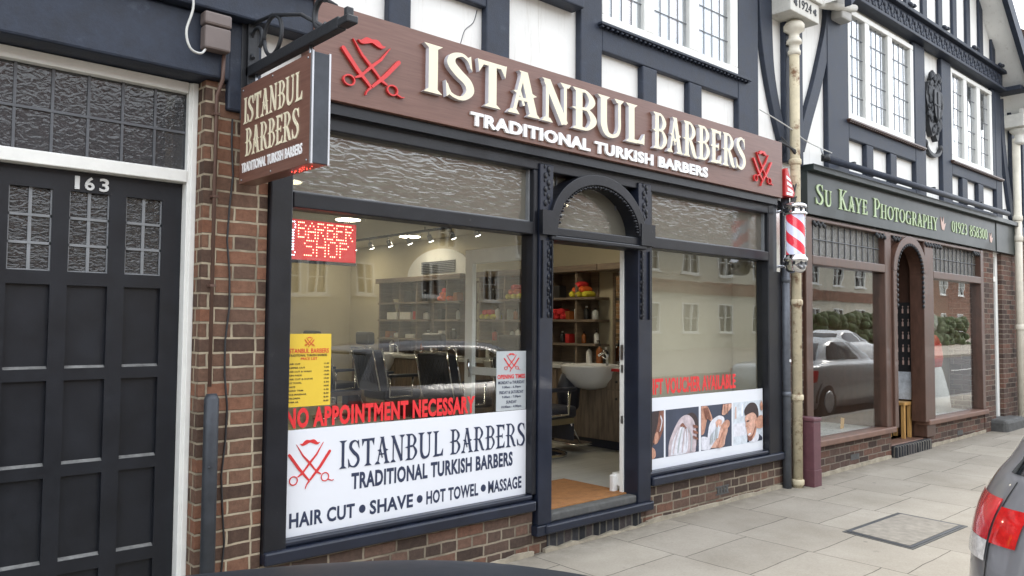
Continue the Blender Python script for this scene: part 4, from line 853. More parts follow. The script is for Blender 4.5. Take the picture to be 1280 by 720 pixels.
m = sans_text('TRADITIONAL TURKISH BARBERS', (2.0, YO - .0005, 1.387), .23, .013, .001, bold=.01)
ITEMS = [('HAIR CUT', '11.00'), ('CLIPPER CUT', '9.00'), ('HAIR CUT & WASH', '14.00'), ('SKIN FADE', '13.00'), ('HAIR CUT & SHAVE', '19.00'), ('HOT TOWEL', '5.00'), ('SHAVE', '10.00'), ('BEARD TRIM', '6.00'), ('FACE MASSAGE', '8.00'), ('CHILDREN', '8.50'), ('OVER 65', '8.00')]
for k, (a, b) in enumerate(ITEMS):
    z = 1.342 - k * .0208; sans_text(a, (1.992, YO - .0005, z), .0095 * len(a), .009, .001, bold=.012, m=m); sans_text(b, (2.213, YO - .0005, z), .030, .009, .001, bold=.012, m=m)
m.build('price_lines', 'black_ink', o)
o = window_sign('opening_times', 'grey opening times notice with red scissors in the lower right of the left window', 3.495, 3.764, .991, 1.392, 'poster_grey')
emblem(MB(), 3.628, 1.318, .145, .125, YO - .0025, YO - .0003).build('emblem', 'red_letter', o); sans_text('OPENING TIMES', (3.503, YO - .0005, 1.205), .25, .030, .001, bold=.035).build('heading', 'red_letter', o)
m = MB()
for k, (t, ww) in enumerate((('MONDAY to THURSDAY', .24), ('9.00am - 6.30pm', .17), ('FRIDAY & SATURDAY', .22), ('9.00am - 7.00pm', .17), ('SUNDAY', .095), ('10.00am - 4.00pm', .18))): sans_text(t, (3.63 - ww / 2, YO - .0005, 1.170 - k * .033), ww, .021, .001, bold=.012, m=m)
m.build('hours_lines', 'navy_ink', o)
# photo strip in the right window
o = window_sign('photo_poster', 'white poster strip with four barbering photographs at the foot of the right window', 5.085, 6.832, .413, .988, 'poster_white')
def lay(k): return YO - .0006 * (k + 1)
class Ph:                                               # one printed picture: flat shapes on the sheet
    def __init__(s, x0, x1, bgm): s.x0, s.x1, s.z0, s.z1, s.k = x0, x1, .498, .882, 0; s.o = MB().box(x0, x1, lay(0), YO - .0001, s.z0, s.z1).build('photograph', bgm, o)
    def p(s, pts, mat, smooth=True):
        s.k += 1
        if smooth: c = cr([(*q_, 0) for q_ in pts + pts[:1]], 5)[:-1]; pts = [(a[0], a[1]) for a in c]
        pts = [(s.x0 + min(.995, max(.005, a)) * (s.x1 - s.x0), s.z0 + min(.995, max(.005, b)) * (s.z1 - s.z0)) for a, b in pts]
        MB().prism(pts, lay(s.k), lay(s.k) + .0004).build('printed_shape', mat, s.o)
h = Ph(5.088, 5.312, 'photo_dark')                      # head being shaved behind the ear
h.p([(-.1, .25), (.05, .15), (.5, .35), (.95, .55), (1.1, .9), (.7, 1.05), (.3, .95), (0, .75)], 'hair_dark'); h.p([(.35, .35), (.6, .32), (.95, .6), (1.05, .95), (.75, 1.0), (.62, .7)], 'skin_dark'); h.p([(.45, .30), (.62, .34), (.68, .48), (.6, .56), (.46, .5)], 'skin'); h.p([(-.05, .12), (.2, .25), (.45, .2), (.5, .05), (.2, -.02), (-.05, 0)], 'skin'); h.p([(.72, .55), (.80, .60), (.90, .78), (.80, .90), (.78, .86), (.84, .76)], 'foam')
h = Ph(5.335, 5.800, 'photo_dark')                      # head wrapped in a hot towel
h.p([(.62, .85), (.8, .88), (.95, .75), (1.0, .4), (.9, .1), (.7, .3)], 'hair_dark'); h.p([(.08, -.02), (.10, .30), (.28, .62), (.45, .80), (.66, .84), (.84, .70), (.92, .42), (.90, .1), (.8, -.02)], 'towel_pink'); h.p([(.40, .62), (.50, .68), (.58, .60), (.62, .56), (.56, .54), (.46, .58)], 'skin_dark'); h.p([(.14, .02), (.2, .3), (.38, .56), (.52, .58), (.6, .4), (.6, .02)], 'foam'); h.p([(.62, .05), (.66, .4), (.64, .62), (.72, .66), (.82, .5), (.86, .2), (.8, .03)], 'towel_pink')
for k in range(5): h.p([(.2 + k * .13, .06), (.26 + k * .12, .34), (.40 + k * .07, .60 - .02 * k), (.42 + k * .07, .60 - .02 * k), (.30 + k * .12, .32), (.23 + k * .13, .05)], ('towel_pink', 'poster_grey', 'towel_pink', 'foam', 'poster_grey')[k])
for k in range(3): h.p([(.80, .62 - k * .12), (.93, .58 - k * .13), (.95, .53 - k * .13), (.82, .55 - k * .12)], 'skin_dark')
h = Ph(5.832, 6.305, 'photo_dark')                      # hands with a foam brush
h.p([(0, .02), (.0, .3), (.25, .25), (.3, .02)], 'foam'); h.p([(0, .35), (0, .98), (.2, .98), (.36, .7), (.3, .64), (.2, .7), (.1, .4)], 'skin'); h.p([(.18, .05), (.22, .4), (.3, .62), (.55, .74), (.74, .68), (.72, .5), (.62, .4), (.5, .05)], 'foam'); h.p([(.3, .03), (.55, .3), (.66, .52), (.86, .42), (.78, .2), (.7, .02)], 'skin_light'); h.p([(.62, .50), (.8, .62), (.92, .58), (.9, .46), (.74, .40)], 'skin'); h.p([(.70, .98), (.66, .78), (.74, .74), (.86, .80), (.98, .9), (.98, .99)], 'skin_light'); h.p([(.45, .6), (.55, .66), (.66, .62), (.62, .5), (.5, .48)], 'skin_light')
for k in range(4): h.p([(.70 + k * .05, .98), (.66 + k * .06, .80 - .01 * k), (.675 + k * .06, .79 - .01 * k), (.72 + k * .05, .98)], ('skin', 'skin_dark')[k % 2])
for k in range(3): h.p([(.06 + k * .05, .94), (.14 + k * .06, .70), (.17 + k * .06, .70), (.10 + k * .05, .95)], 'skin_dark')
for k in range(4): h.p([(.26 + k * .07, .12 + k * .04), (.30 + k * .07, .34 + k * .05), (.34 + k * .07, .36 + k * .05), (.31 + k * .07, .14 + k * .04)], ('poster_grey', 'photo_light')[k % 2])
h.p([(.5, .03), (.72, .42), (.76, .40), (.62, .03)], 'skin')
h = Ph(6.334, 6.822, 'photo_light')                     # smiling man with his beard being trimmed
h.p([(.0, .2), (.0, .5), (.5, .5), (.5, .2)], 'foam', False); h.p([(.04, .62), (.06, .9), (.1, .9), (.1, .62)], 'pink_print', False); h.p([(.25, .66), (.27, .95), (.32, .95), (.32, .66)], 'pole_white', False)
h.p([(.45, .02), (.52, .16), (.8, .2), (.98, .1), (.98, .02)], 'shirt_navy'); h.p([(.5, .1), (.55, .02), (.82, .02), (.86, .2), (.7, .25)], 'foam'); h.p([(.38, .62), (.42, .4), (.46, .22), (.50, .08), (.60, .06), (.72, .2), (.80, .45), (.82, .72), (.6, .82)], 'skin_light'); h.p([(.45, .20), (.49, .07), (.60, .05), (.70, .17), (.77, .36), (.73, .36), (.64, .20), (.54, .15)], 'skin_dark'); h.p([(.39, .66), (.36, .78), (.44, .90), (.58, .96), (.74, .93), (.84, .78), (.85, .56), (.80, .47), (.78, .62), (.66, .72), (.48, .69)], 'hair_dark'); h.p([(.60, .10), (.70, .22), (.78, .44), (.80, .40), (.74, .2), (.66, .1)], 'skin'); h.p([(.42, .46), (.39, .41), (.43, .39), (.47, .42)], 'skin'); h.p([(.47, .21), (.5, .18), (.58, .22), (.53, .24)], 'foam'); h.p([(.72, .5), (.86, .62), (1.0, .6), (1.0, .34), (.78, .34)], 'skin'); h.p([(.9, .9), (.96, .98), (1, .8), (.94, .74)], 'skin'); h.p([(.41, .52), (.46, .55), (.53, .53), (.47, .51)], 'hair_dark')
# LED sign
o = thing('led_sign', 'red illuminated LED sign reading BARBER SHOP in the top left of the left window', 'light sign', (2.21, .09, 2.04))
MB().box(1.998, 2.436, .085, .105, 1.925, 2.152).build('panel', 'led_panel', o, bevel=.004); MB().box(1.998, 2.436, .080, .11, 1.908, 1.924).build('lower_frame', 'plastic_black', o)
FONT = {'B': '11110 10001 11110 10001 10001 11110', 'A': '00100 01010 10001 11111 10001 10001', 'R': '11110 10001 11110 10100 10010 10001', 'E': '11111 10000 11110 10000 10000 11111', 'S': '01111 10000 01110 00001 00001 11110', 'H': '10001 10001 11111 10001 10001 10001', 'O': '01110 10001 10001 10001 10001 01110', 'P': '11110 10001 11110 10000 10000 10000'}
m = MB()
for word, xa, za, st, dz in (('BARBER', 2.066, 2.135, .0106, .0165), ('SHOP', 2.105, 2.035, .0132, .0165)):
    for i, chh in enumerate(word):
        for r, row in enumerate(FONT[chh].split()):
            for c, bit in enumerate(row):
                if bit == '1': m.ball((xa + (i * 5.65 + c) * st, .083, za - r * dz), .0038, 0, 6, 4)
m.build('led_letters', 'led_core', o)
m = MB()
for r in range(13):
    z = 2.135 - r * .0155
    if r in (0, 12): xs_ = (2.012, 2.028, 2.04)
    elif r in (1, 2, 11): xs_ = (2.008, 2.046)
    else: xs_ = (2.03, 2.036)
    for x in xs_: m.ball((x, .083, z), .0040, 0, 6, 4)
m.build('led_pole', 'led_white', o); m = MB()
for k in range(3): m.ball((2.014, .083, 2.075 - k * .03), .004, 0, 6, 4)
m.build('led_dots', 'led_red', o)
# ------------------------------------------------------------------ barber pole
bx, by = 6.95, -.25
BP = thing('barber_pole', 'chrome barber pole light with red and white spiral on the right side of the shopfront', 'barber pole', (bx, by, 2.1))
m = MB(); nz_, na = 30, 32; r_ = .083; z0, z1 = 2.235, 2.625; vs = []; fs = []; mi = []
for i in range(nz_ + 1):
    for k in range(na): a = 2 * math.pi * k / na; vs.append((bx + r_ * math.cos(a - i * .21), by + r_ * math.sin(a - i * .21), z0 + (z1 - z0) * i / nz_))
for i in range(nz_):
    for k in range(na): fs.append((i * na + k, i * na + (k + 1) % na, (i + 1) * na + (k + 1) % na, (i + 1) * na + k)); mi.append(0 if (k // 8) % 2 else 1)
m.add(vs, fs, 0, True); m.m = mi; m.build('striped_cylinder', ['pole_red', 'pole_white'], BP)
m = MB().lathe([(.094, z0 - .01), (.094, z1 + .01)], (bx, by, 0), 32); m.f = m.f[:-2]; m.m = m.m[:-2]; m.sm = m.sm[:-2]; m.build('glass_tube', 'glass', BP)
m = MB().lathe([(.098, 2.62), (.108, 2.625), (.110, 2.64), (.098, 2.65), (.098, 2.69), (.107, 2.695), (.102, 2.72), (.07, 2.737), (.02, 2.741)], (bx, by, 0), 28); m.build('top_cap', 'chrome', BP)
m = MB().lathe([(.02, 2.075), (.06, 2.08), (.088, 2.105), (.096, 2.14), (.098, 2.145), (.098, 2.182), (.111, 2.187), (.111, 2.213), (.098, 2.225), (.098, 2.245)], (bx, by, 0), 28); m.build('bottom_cap', 'chrome', BP)
m = MB()
for k in range(9):
    a = 2 * math.pi * k / 9; m.box(bx + .095 * math.cos(a) - .012, bx + .095 * math.cos(a) + .012, by + .095 * math.sin(a) - .012, by + .095 * math.sin(a) + .012, 2.656, 2.685); m.box(bx + .090 * math.cos(a) - .013, bx + .090 * math.cos(a) + .013, by + .090 * math.sin(a) - .013, by + .090 * math.sin(a) + .013, 2.15, 2.177)
m.build('cap_vents', 'iron_black', BP)
m = MB().box(bx + .02, bx + .08, -.045, -.031, 2.10, 2.74); m.tube([(bx + .05, -.04, 2.15), (bx + .05, -.13, 2.15), (bx + .02, by + .10, 2.16)], .014, 8); m.tube([(bx + .05, -.04, 2.68), (bx + .02, by + .11, 2.68)], .014, 8); m.build('bracket', 'chrome', BP)
# ------------------------------------------------------------------ pipes and cables at the party line
GP = thing('steel_downpipe', 'dark grey round pipe beside the right edge of the barber shopfront', 'pipe', (7.17, -.06, gz(7.1)))
MB().tube([(7.125, -.05, gz(7.1)), (7.125, -.05, 2.95)], .040, 16).build('pipe', 'grey_pipe', GP); MB().box(7.11, 7.14, -.093, -.0895, 1.235, 1.26).build('sticker', 'white_letter', GP)
m = MB()
for z in (.9, 2.0): m.lathe([(.044, z), (.044, z + .05)], (7.125, -.05, 0), 16)
m.build('clip', 'grey_pipe', GP)
RX, RY = 7.235, -.10
RP = thing('rainwater_pipe', 'rust-stained cream rainwater pipe with dated stone hopper between the two shops', 'drainpipe', (RX, RY, gz(RX)))
MB().tube([(RX, RY, gz(RX)), (RX, RY, 3.3), (RX, RY, 4.60)], .048, 18).build('pipe', 'cream_pipe', RP)
for z in (gz(RX) + .02, .66 + .2, 1.78, 3.16): MB().lathe([(.052, z), (.060, z + .012), (.060, z + .05), (.052, z + .06)], (RX, RY, 0), 18).build('collar', 'cream_pipe', RP)
MB().lathe([(.045, 4.25), (.06, 4.26), (.062, 4.29), (.05, 4.31), (.05, 4.36), (.075, 4.37), (.072, 4.40), (.05, 4.43), (.05, 4.47), (.10, 4.50), (.10, 4.55), (.08, 4.58)], (RX, RY, 0), 20).build('swan_neck', 'cream_pipe_clean', RP)
m = MB().box(RX - .28, RX + .28, -.22, .029, 4.605, 4.80); hp = m.build('hopper', 'stone_hopper', RP, bevel=.008)
MB().box(RX - .31, RX + .31, -.25, .028, 4.801, 4.86).build('hopper_rim', 'stone_hopper', RP, bevel=.006); MB().box(RX - .02, RX + .09, -.18, -.04, 4.861, 5.62).build('feed_pipe', 'stone_hopper', RP)
m = MB(); sans_text('1924', (RX - .12, -.2205, 4.665), .24, .09, .006, bold=.0, m=m)
for s in (-1, 1):
    for k in range(3): a = R_(60 + k * 120); m.prism([(RX + s * .19 + .02 * math.cos(a) + .018 * math.cos(R_(j * 60)), 4.70 + .02 * math.sin(a) + .018 * math.sin(R_(j * 60))) for j in range(6)], -.2255 - .0005 * k, -.2205)
m.build('date_lettering', 'iron_black', hp)
MB().tube([(RX + .2, -.12, 4.83), (RX + .9, -.14, 4.98), (RX + 1.2, -.16, 5.04)], .04, 10).build('branch_pipe', 'stone_hopper', RP)
m = MB()
for k in range(7):
    a = k * .9; m.tube(cr([(7.06 + .05 * math.sin(a), -.05, 3.42 - .01 * k), (7.22 + .03 * math.cos(a), -.09 - .008 * k, 3.27), (7.28 + .03 * math.sin(a * 2), -.10 - .012 * (k % 4), 3.10), (7.22 + .05 * math.sin(a), -.10 - .015 * (k % 3), 2.92), (7.15 + .04 * math.cos(a), -.12, 2.78), (7.10, -.10, 2.70)], 5), .009, 6)
tag(m.build('cable_bundle', 'cable_black'), 'tangle of black cables hanging above the barber pole', 'cable')
m = MB().tube(cr([(6.69, -.04, 3.62), (6.9, -.06, 3.58), (7.2, -.10, 3.50), (7.5, -.06, 3.46), (7.8, -.06, 3.43), (8.1, -.05, 3.42)], 5), .006, 6); tag(m.build('white_cable', 'cable_white'), 'thin white cable slung across the plaster beside the hopper pipe', 'cable')
AB = thing('alarm_box', 'small red and white triangular alarm box peeping out behind the fascia sign end', 'alarm box', (7.06, -.1, 2.95))
MB().prism([(6.985, 3.08), (7.02, 3.10), (7.16, 2.86), (7.13, 2.82), (6.985, 2.82)], -.14, -.031).build('cover', 'plastic_red', AB, bevel=.01)
m = MB()
for k in range(3): m.prism([(6.99 + .01 * k, 3.02 - k * .055), (7.06 + .024 * k, 2.995 - k * .055), (7.07 + .024 * k, 2.97 - k * .055), (6.99 + .01 * k, 2.99 - k * .055)], -.143, -.1405)
m.box(6.99, 7.10, -.143, -.1405, 2.835, 2.86); m.build('marking', 'white_letter', AB)
UP = thing('utility_pillar', 'narrow maroon service pillar standing against the wall by the rusty pipe', 'service box', (7.40, -.12, gz(7.4)))
MB().box(7.335, 7.475, -.215, -.04, gz(7.4) - .02, .655).build('body', 'maroon_paint', UP, bevel=.006); MB().box(7.328, 7.482, -.222, -.035, .656, .692).build('lid', 'maroon_paint', UP, bevel=.008); MB().box(7.331, 7.479, -.219, -.037, gz(7.4), .19).build('base', 'maroon_paint', UP, bevel=.003)
FP = thing('rainwater_pipe', 'clean cream rainwater pipe with castellated hopper at the far end of the studio', 'drainpipe', (14.15, -.1, gz(14)))
MB().tube([(14.12, -.10, gz(14)), (14.12, -.10, 4.55)], .055, 16).build('pipe', 'cream_pipe_clean', FP)
for z in (gz(14) + .02, 1.55, 2.93, 3.25): MB().lathe([(.06, z), (.068, z + .02), (.068, z + .07), (.06, z + .09)], (14.12, -.10, 0), 16).build('collar', 'cream_pipe_clean', FP)
m = MB().lathe([(.055, 4.45), (.08, 4.48), (.065, 4.54), (.065, 4.60), (.13, 4.66), (.13, 4.70)], (14.12, -.14, 0), 16); m.box(13.92, 14.34, -.26, .028, 4.701, 4.90)
for k in range(4): m.box(13.92 + k * .115, 13.99 + k * .115, -.26, -.2, 4.9001, 4.97)
m.build('hopper', 'stone_hopper', FP, bevel=.006)
# manhole
o = tag(thing('access_cover', 'rectangular inset manhole cover with dark metal frame in the pavement', 'manhole cover', (6.4, -1.42, gz(6.4)))); cnr = [(5.97, -1.14), (6.90, -1.17), (6.86, -1.72), (5.88, -1.69)]
def tq(m, q, dz, th):
    m.add([(x, y, gz(x) + dz - th) for x, y in q] + [(x, y, gz(x) + dz) for x, y in q], [(0, 1, 2, 3), (4, 7, 6, 5), (0, 4, 5, 1), (1, 5, 6, 2), (2, 6, 7, 3), (3, 7, 4, 0)])
ctr = (sum(p[0] for p in cnr) / 4, sum(p[1] for p in cnr) / 4)
def ins(f): return [(ctr[0] + (x - ctr[0]) * f, ctr[1] + (y - ctr[1]) * (f - (1 - f) * .6)) for x, y in cnr]
m = MB(); tq(m, cnr, .004, .05); m.build('frame', 'stone_dark', o); m = MB(); tq(m, ins(.95), .007, .05); m.build('inner_frame', 'guard_grey', o); m = MB(); tq(m, ins(.89), .010, .05); m.build('slab_infill', 'cover_infill', o)
# ------------------------------------------------------------------ photography studio sign, awning, display
o = thing('fascia_sign', 'dark green fascia sign with pale green capitals above the photography studio', 'shop sign', (10.8, -.05, 2.95))
m = MB().box(7.57, 13.24, -.05, .028, 2.722, 3.16); m.box(7.57, 14.30, -.12, .028, 3.161, 3.225); m.box(13.245, 14.25, -.06, .028, 2.722, 3.16); m.build('sign_board', 'green_board', o, bevel=.004)
m = serif_text('Su Kaye Photography', (7.73, -.051, 2.835), 3.24, .215, .010, small=.78, gap=.05, wt='light'); m.m = [0] * len(m.f); m.build('main_lettering', 'green_letter', o)
m = serif_text('01923 858300', (11.47, -.051, 2.862), 1.38, .155, .008, gap=.06, wt='light'); m.m = [0] * len(m.f); m.build('phone_number', 'green_letter', o)
m = MB()
for cx, cz, s in ((11.17, 2.94, 1), (13.02, 2.90, .8)):
    m.prism([(cx - .05 * s, cz - .07 * s), (cx + .03 * s, cz - .08 * s), (cx + .09 * s, cz + .02 * s), (cx + .03 * s, cz + .0 * s), (cx + .02 * s, cz + .10 * s), (cx - .02 * s, cz + .02 * s), (cx - .09 * s, cz + .09 * s), (cx - .07 * s, cz)], -.056, -.051)
m.build('bird_emblem', 'pink_print', o)
AW = thing('awning_roller', 'slim black rolled awning tube fixed above the green studio sign', 'awning', (10.4, -.2, 3.27))
MB().tube([(7.68, -.20, 3.275), (13.3, -.20, 3.275)], .036, 14).build('tube', 'timber_paint', AW); MB().lathe([(.045, 0), (.045, .06)], (7.66, -.2, 3.25), 14).build('end_cap', 'iron_black', AW)
m = MB()
for x in (8.3, 10.5, 12.2, 13.2): m.box(x, x + .04, -.2, .0, 3.315, 3.335)
m.build('bracket', 'iron_black', AW)
MB().tube([(7.67, -.2, 3.28), (7.6, -.2, 3.30), (7.57, -.2, 3.36)], .008, 6).build('crank_eye', 'steel', AW)
o = thing('display_board', 'black board with rows of small pale keyrings hanging in the studio lobby', 'display board', (10.6, .22, 1.4)); MB().box(10.600, 10.618, .07, .365, 1.02, 1.90).build('board', 'board_black', o)
m = MB()
for r in range(5):
    for c in range(4): y = .10 + c * .07; z = 1.76 - r * .165; m.box(10.590, 10.599, y, y + .018, z, z + .055); m.box(10.592, 10.599, y + .007, y + .011, z + .055, z + .085); m.ball((10.595, y + .009, z + .085), .009, 0, 6, 4)
m.build('keyring', 'pink_print', o)
o = thing('wooden_stool', 'small pale pine stool inside the studio lobby', 'stool', (10.42, .24, .2)); MB().box(10.32, 10.56, .13, .36, .60, .64).build('seat', 'pine', o, bevel=.006)
for x in (10.33, 10.51):
    for y in (.14, .31): MB().box(x, x + .04, y, y + .04, .191, .599).build('leg', 'pine', o)
tag(MB().box(10.585, 10.61, .07, .37, .66, 1.01).build('photo_print', 'photo_light'), 'pale framed print leaning below the keyring board', 'picture')
o = tag(MB().prism([(9.0, .402), (9.08, .402), (9.10, .52), (9.02, .53)], .32, .325).build('card_stand', 'pine'), 'small tan card standing on the left studio window bed', 'card')
# dress stand: pale gown with red cape
o = thing('dress_form', 'pale gown with red cape on a dress form in the right studio window', 'mannequin', (12.05, .5, .4))
MB().lathe([(.30, .0), (.27, .25), (.2, .55), (.16, .68), (.14, .72)], (12.05, .5, .401), 20).build('skirt', 'dress_white', o); MB().lathe([(.22, .62), (.25, .75), (.22, .95), (.16, 1.06), (.07, 1.10)], (12.05, .5, .401), 20, sy=.8).build('cape', 'cape_red', o); MB().lathe([(.04, 1.1), (.12, 1.14), (.15, 1.25), (.13, 1.35), (.06, 1.41)], (12.05, .5, .401), 18).build('hood', 'hair_grey', o)
o = tag(MB().lathe([(.02, 0), (.05, -.02), (.11, -.10), (.10, -.11)], (11.7, .7, 2.05), 16).build('pendant_lamp', 'iron_black'), 'small dark pendant lampshade in the right studio window', 'lamp')
# ------------------------------------------------------------------ inside the barber shop
FZ = .25
o = tag(MB().box(3.975, 4.93, .075, .80, FZ + .001, FZ + .014).build('door_mat', 'mat_coir', bevel=.004), 'brown coir mat inside the open doorway', 'doormat')
# open door leaf folded back along the left side of the doorway
D = thing('open_door', 'white framed glass door standing open into the shop', 'door', (3.965, .1, FZ))
wall_d = MB(); wall_d.box(3.95, 3.99, .10, .19, FZ + .02, 2.16); wall_d.box(3.95, 3.99, .86, .95, FZ + .02, 2.16); wall_d.box(3.95, 3.99, .19, .86, FZ + .02, FZ + .35); wall_d.box(3.95, 3.99, .19, .86, 2.05, 2.16); wall_d.box(3.952, 3.988, .19, .86, 1.18, 1.24); wall_d.build('door_frame', 'white_paint', D, bevel=.004)
B(3.967, 3.973, .19, .86, FZ + .35, 1.18).build('door_pane', 'glass', D); B(3.967, 3.973, .19, .86, 1.24, 2.05).build('door_pane', 'glass', D); MB().tube([(3.945, .88, 1.16), (3.93, .88, 1.3)], .01, 8).build('handle', 'chrome', D)
m = MB().box(4.876, 4.8885, .10, .135, FZ, 2.167); j = m.build('door_jamb', 'white_paint', S)
m = MB()
for z in (.8, 1.2): m.box(4.872, 4.8755, .098, .12, z, z + .06)
m.box(4.866, 4.8755, .096, .12, 1.3, 1.42); m.build('latch_plate', 'steel', j)
tag(MB().box(4.84, 4.90, .17, .21, FZ + .001, FZ + .14).build('door_stop', 'plastic_white', bevel=.008), 'white block on the floor behind the right door jamb', 'door stop')
# vanity counter along the right wall
V = thing('vanity_counter', 'wood-fronted vanity counter with white top along the right wall of the barber shop', 'counter', (6.75, 4, FZ))
MB().box(6.46, 7.058, 1.34, 6.9, FZ + .10, 1.085).build('cabinet', 'vanity_wood', V); MB().box(6.52, 7.058, 1.36, 6.88, FZ + .001, FZ + .099).build('plinth', 'kick_dark', V)
MB().box(6.42, 7.058, 1.32, 6.92, 1.086, 1.125).build('counter_top', 'counter_white', V, bevel=.004); MB().box(6.414, 6.419, 1.32, 1.72, 1.088, 1.118).build('edge_strip', 'plastic_red', V)
m = MB()
for a, b, c, d in ((1.36, 1.64, .90, 1.07), (1.36, 1.64, .36, .885)): m.box(6.445, 6.4595, a, b, c, d)
for k in range(8): m.box(6.445, 6.4595, 2.4 + k * .55, 2.92 + k * .55, .36, 1.07)

for q_ in range(10):
    d_ = MB(); d_.v = m.v[q_ * 8:q_ * 8 + 8]; d_.f = [[i for i in f] for f in m.f[:6]]; d_.m = [0] * 6; d_.sm = [False] * 6; d_.build('drawer_front', 'vanity_wood', V, bevel=.003)
m = MB()
for z in (.98, .80): m.ball((6.43, 1.5, z), .014, 0, 8, 5)
m.build('knob', 'iron_black', V)
CY = [1.88, 3.20, 4.60, 6.02]; NEAR = ['nearest the doorway', 'second from the doorway', 'third from the doorway', 'farthest from the doorway']
for y, t in zip(CY, NEAR):
    b = thing('wash_basin', 'white ceramic wash basin set in the vanity counter, ' + t, 'basin', (6.5, y, 1.0), 'basins along the vanity counter')
    m = MB(); n = 22; prof = [(.06, -.2), (.20, -.16), (.29, -.06), (.315, .05), (.32, .075), (.295, .075), (.27, .02), (.18, -.10), (.05, -.14)]
    m.lathe(prof, (6.44, y, 1.072), 26, sy=1.05); m.build('bowl', 'ceramic', b); m = MB().tube([(6.72, y, 1.12), (6.72, y, 1.24), (6.66, y, 1.28), (6.58, y, 1.24)], .014, 8); m.tube([(6.72, y + .02, 1.2), (6.72, y + .08, 1.23)], .008, 6); m.build('tap', 'chrome', b)
# shelving and mirrors
UN = [(2.12, 2.93, 'seen through the doorway'), (3.40, 4.25, 'behind the opening times notice'), (4.63, 5.30, 'in the middle of the left window'), (5.36, 6.72, 'at the far end of the counter')]
ZS = [1.36, 1.64, 1.90]; TOPZ = 2.20; kinds = []
for (a, b, t) in UN:
    u = thing('shelving_unit', 'grey-brown wooden shelving unit ' + t, 'shelves', (6.9, (a + b) / 2, 1.13), 'shelving units along the right wall')
    m = MB().box(7.035, 7.058, a + .18, b, 1.13, TOPZ); m.build('back_panel', 'shelf_wood', u); m = MB()
    m.box(6.82, 7.034, b - .03, b, 1.13, TOPZ); m.box(6.80, 7.034, a + .30, a + .33, 1.13, TOPZ)
    if b - a > 1: m.box(6.82, 7.034, a + .78, a + .81, 1.13, TOPZ)
    m.build('upright', 'shelf_wood', u)
    for z in ZS: MB().box(6.78, 7.034, a, b - .031, z - .028, z).build('shelf', 'shelf_wood', u, bevel=.003)
    MB().box(6.76, 7.034, a - .04, b + .02, TOPZ + .001, TOPZ + .075).build('cornice', 'shelf_wood', u, bevel=.006)
MB().box(6.76, 7.03, 1.40, 2.07, TOPZ + .001, TOPZ + .075).build('cornice', 'shelf_wood', V, bevel=.006)
for (a, b), t in zip(((1.42, 2.06), (2.97, 3.36), (4.29, 4.59), ), ('beside the doorway unit', 'between the two shelving units nearest the door', 'between the middle shelving units')):
    o = thing('wall_mirror', 'wood-framed wall mirror above the counter ' + t, 'mirror', (7.03, (a + b) / 2, 1.6)); B(7.03, 7.036, a + .03, b - .03, 1.16, 2.15).build('glass', 'mirror', o); m = MB(); m.box(7.02, 7.058, a, a + .03, 1.13, 2.18); m.box(7.02, 7.058, b - .03, b, 1.13, 2.18); m.box(7.02, 7.058, a + .03, b - .03, 2.15, 2.18); m.build('frame', 'shelf_wood', o)
# bottles, towels
def bottle(x, y, z, h, r, mat, label, pump=False, group=None):
    o = thing('bottle', label, 'bottle', (x, y, z), group)
    MB().lathe([(r * .95, .001), (r, .01), (r, h * .68), (r * .8, h * .76), (r * .35, h * .82), (r * .35, h * .86)], (x, y, z), 14).build('body', mat, o)
    m = MB().lathe([(r * .42, h * .86), (r * .42, h)], (x, y, z), 10)
    if pump: m.tube([(x, y, z + h), (x, y, z + h * 1.12), (x - r * 1.1, y, z + h * 1.12)], r * .2, 6)
    m.build('cap', 'plastic_black' if mat != 'plastic_black' else 'plastic_white', o)
SH = {1.36: 'bottom', 1.64: 'middle', 1.90: 'top'}
BW = [(0, 1.64, 2.22, 'plastic_clear', 'clear', .13, .04, 0), (0, 1.64, 2.36, 'plastic_black', 'black', .16, .032, 0), (0, 1.64, 2.50, 'plastic_white', 'white', .17, .042, 1), (0, 1.36, 2.20, 'plastic_white', 'white', .15, .03, 1), (0, 1.36, 2.40, 'plastic_amber', 'amber', .14, .028, 0), (0, 1.36, 2.50, 'plastic_clear', 'clear', .11, .028, 0),
      (0, 1.36, 2.75, 'plastic_black', 'black', .14, .03, 0), (1, 1.36, 3.55, 'plastic_white', 'white', .18, .035, 0), (1, 1.36, 3.66, 'plastic_clear', 'clear', .15, .035, 0), (1, 1.64, 3.95, 'plastic_white', 'white', .17, .04, 1), (1, 1.64, 3.60, 'plastic_amber', 'amber', .13, .03, 0), (1, 1.36, 4.0, 'plastic_red', 'red', .14, .04, 0), (1, 1.90, 4.05, 'plastic_black', 'black', .15, .035, 0),
      (2, 1.64, 5.02, 'plastic_white', 'white', .18, .045, 1), (2, 1.64, 4.80, 'plastic_clear', 'clear', .15, .03, 0), (2, 1.36, 4.9, 'plastic_black', 'black', .15, .05, 0), (3, 1.64, 5.55, 'plastic_white', 'white', .12, .05, 0), (3, 1.90, 5.6, 'plastic_black', 'black', .18, .04, 0), (3, 1.36, 5.5, 'plastic_black', 'black', .12, .05, 0), (3, 1.36, 6.3, 'plastic_white', 'white', .09, .06, 0)]
for u, z, y, mat, col, h, r, pu in BW: bottle(6.90, y, z + .001, h, r, mat, f'{col} {"pump " if pu else ""}bottle on {SH[z]} shelf of unit {UN[u][2]}', bool(pu), 'bottles on the shelving units')
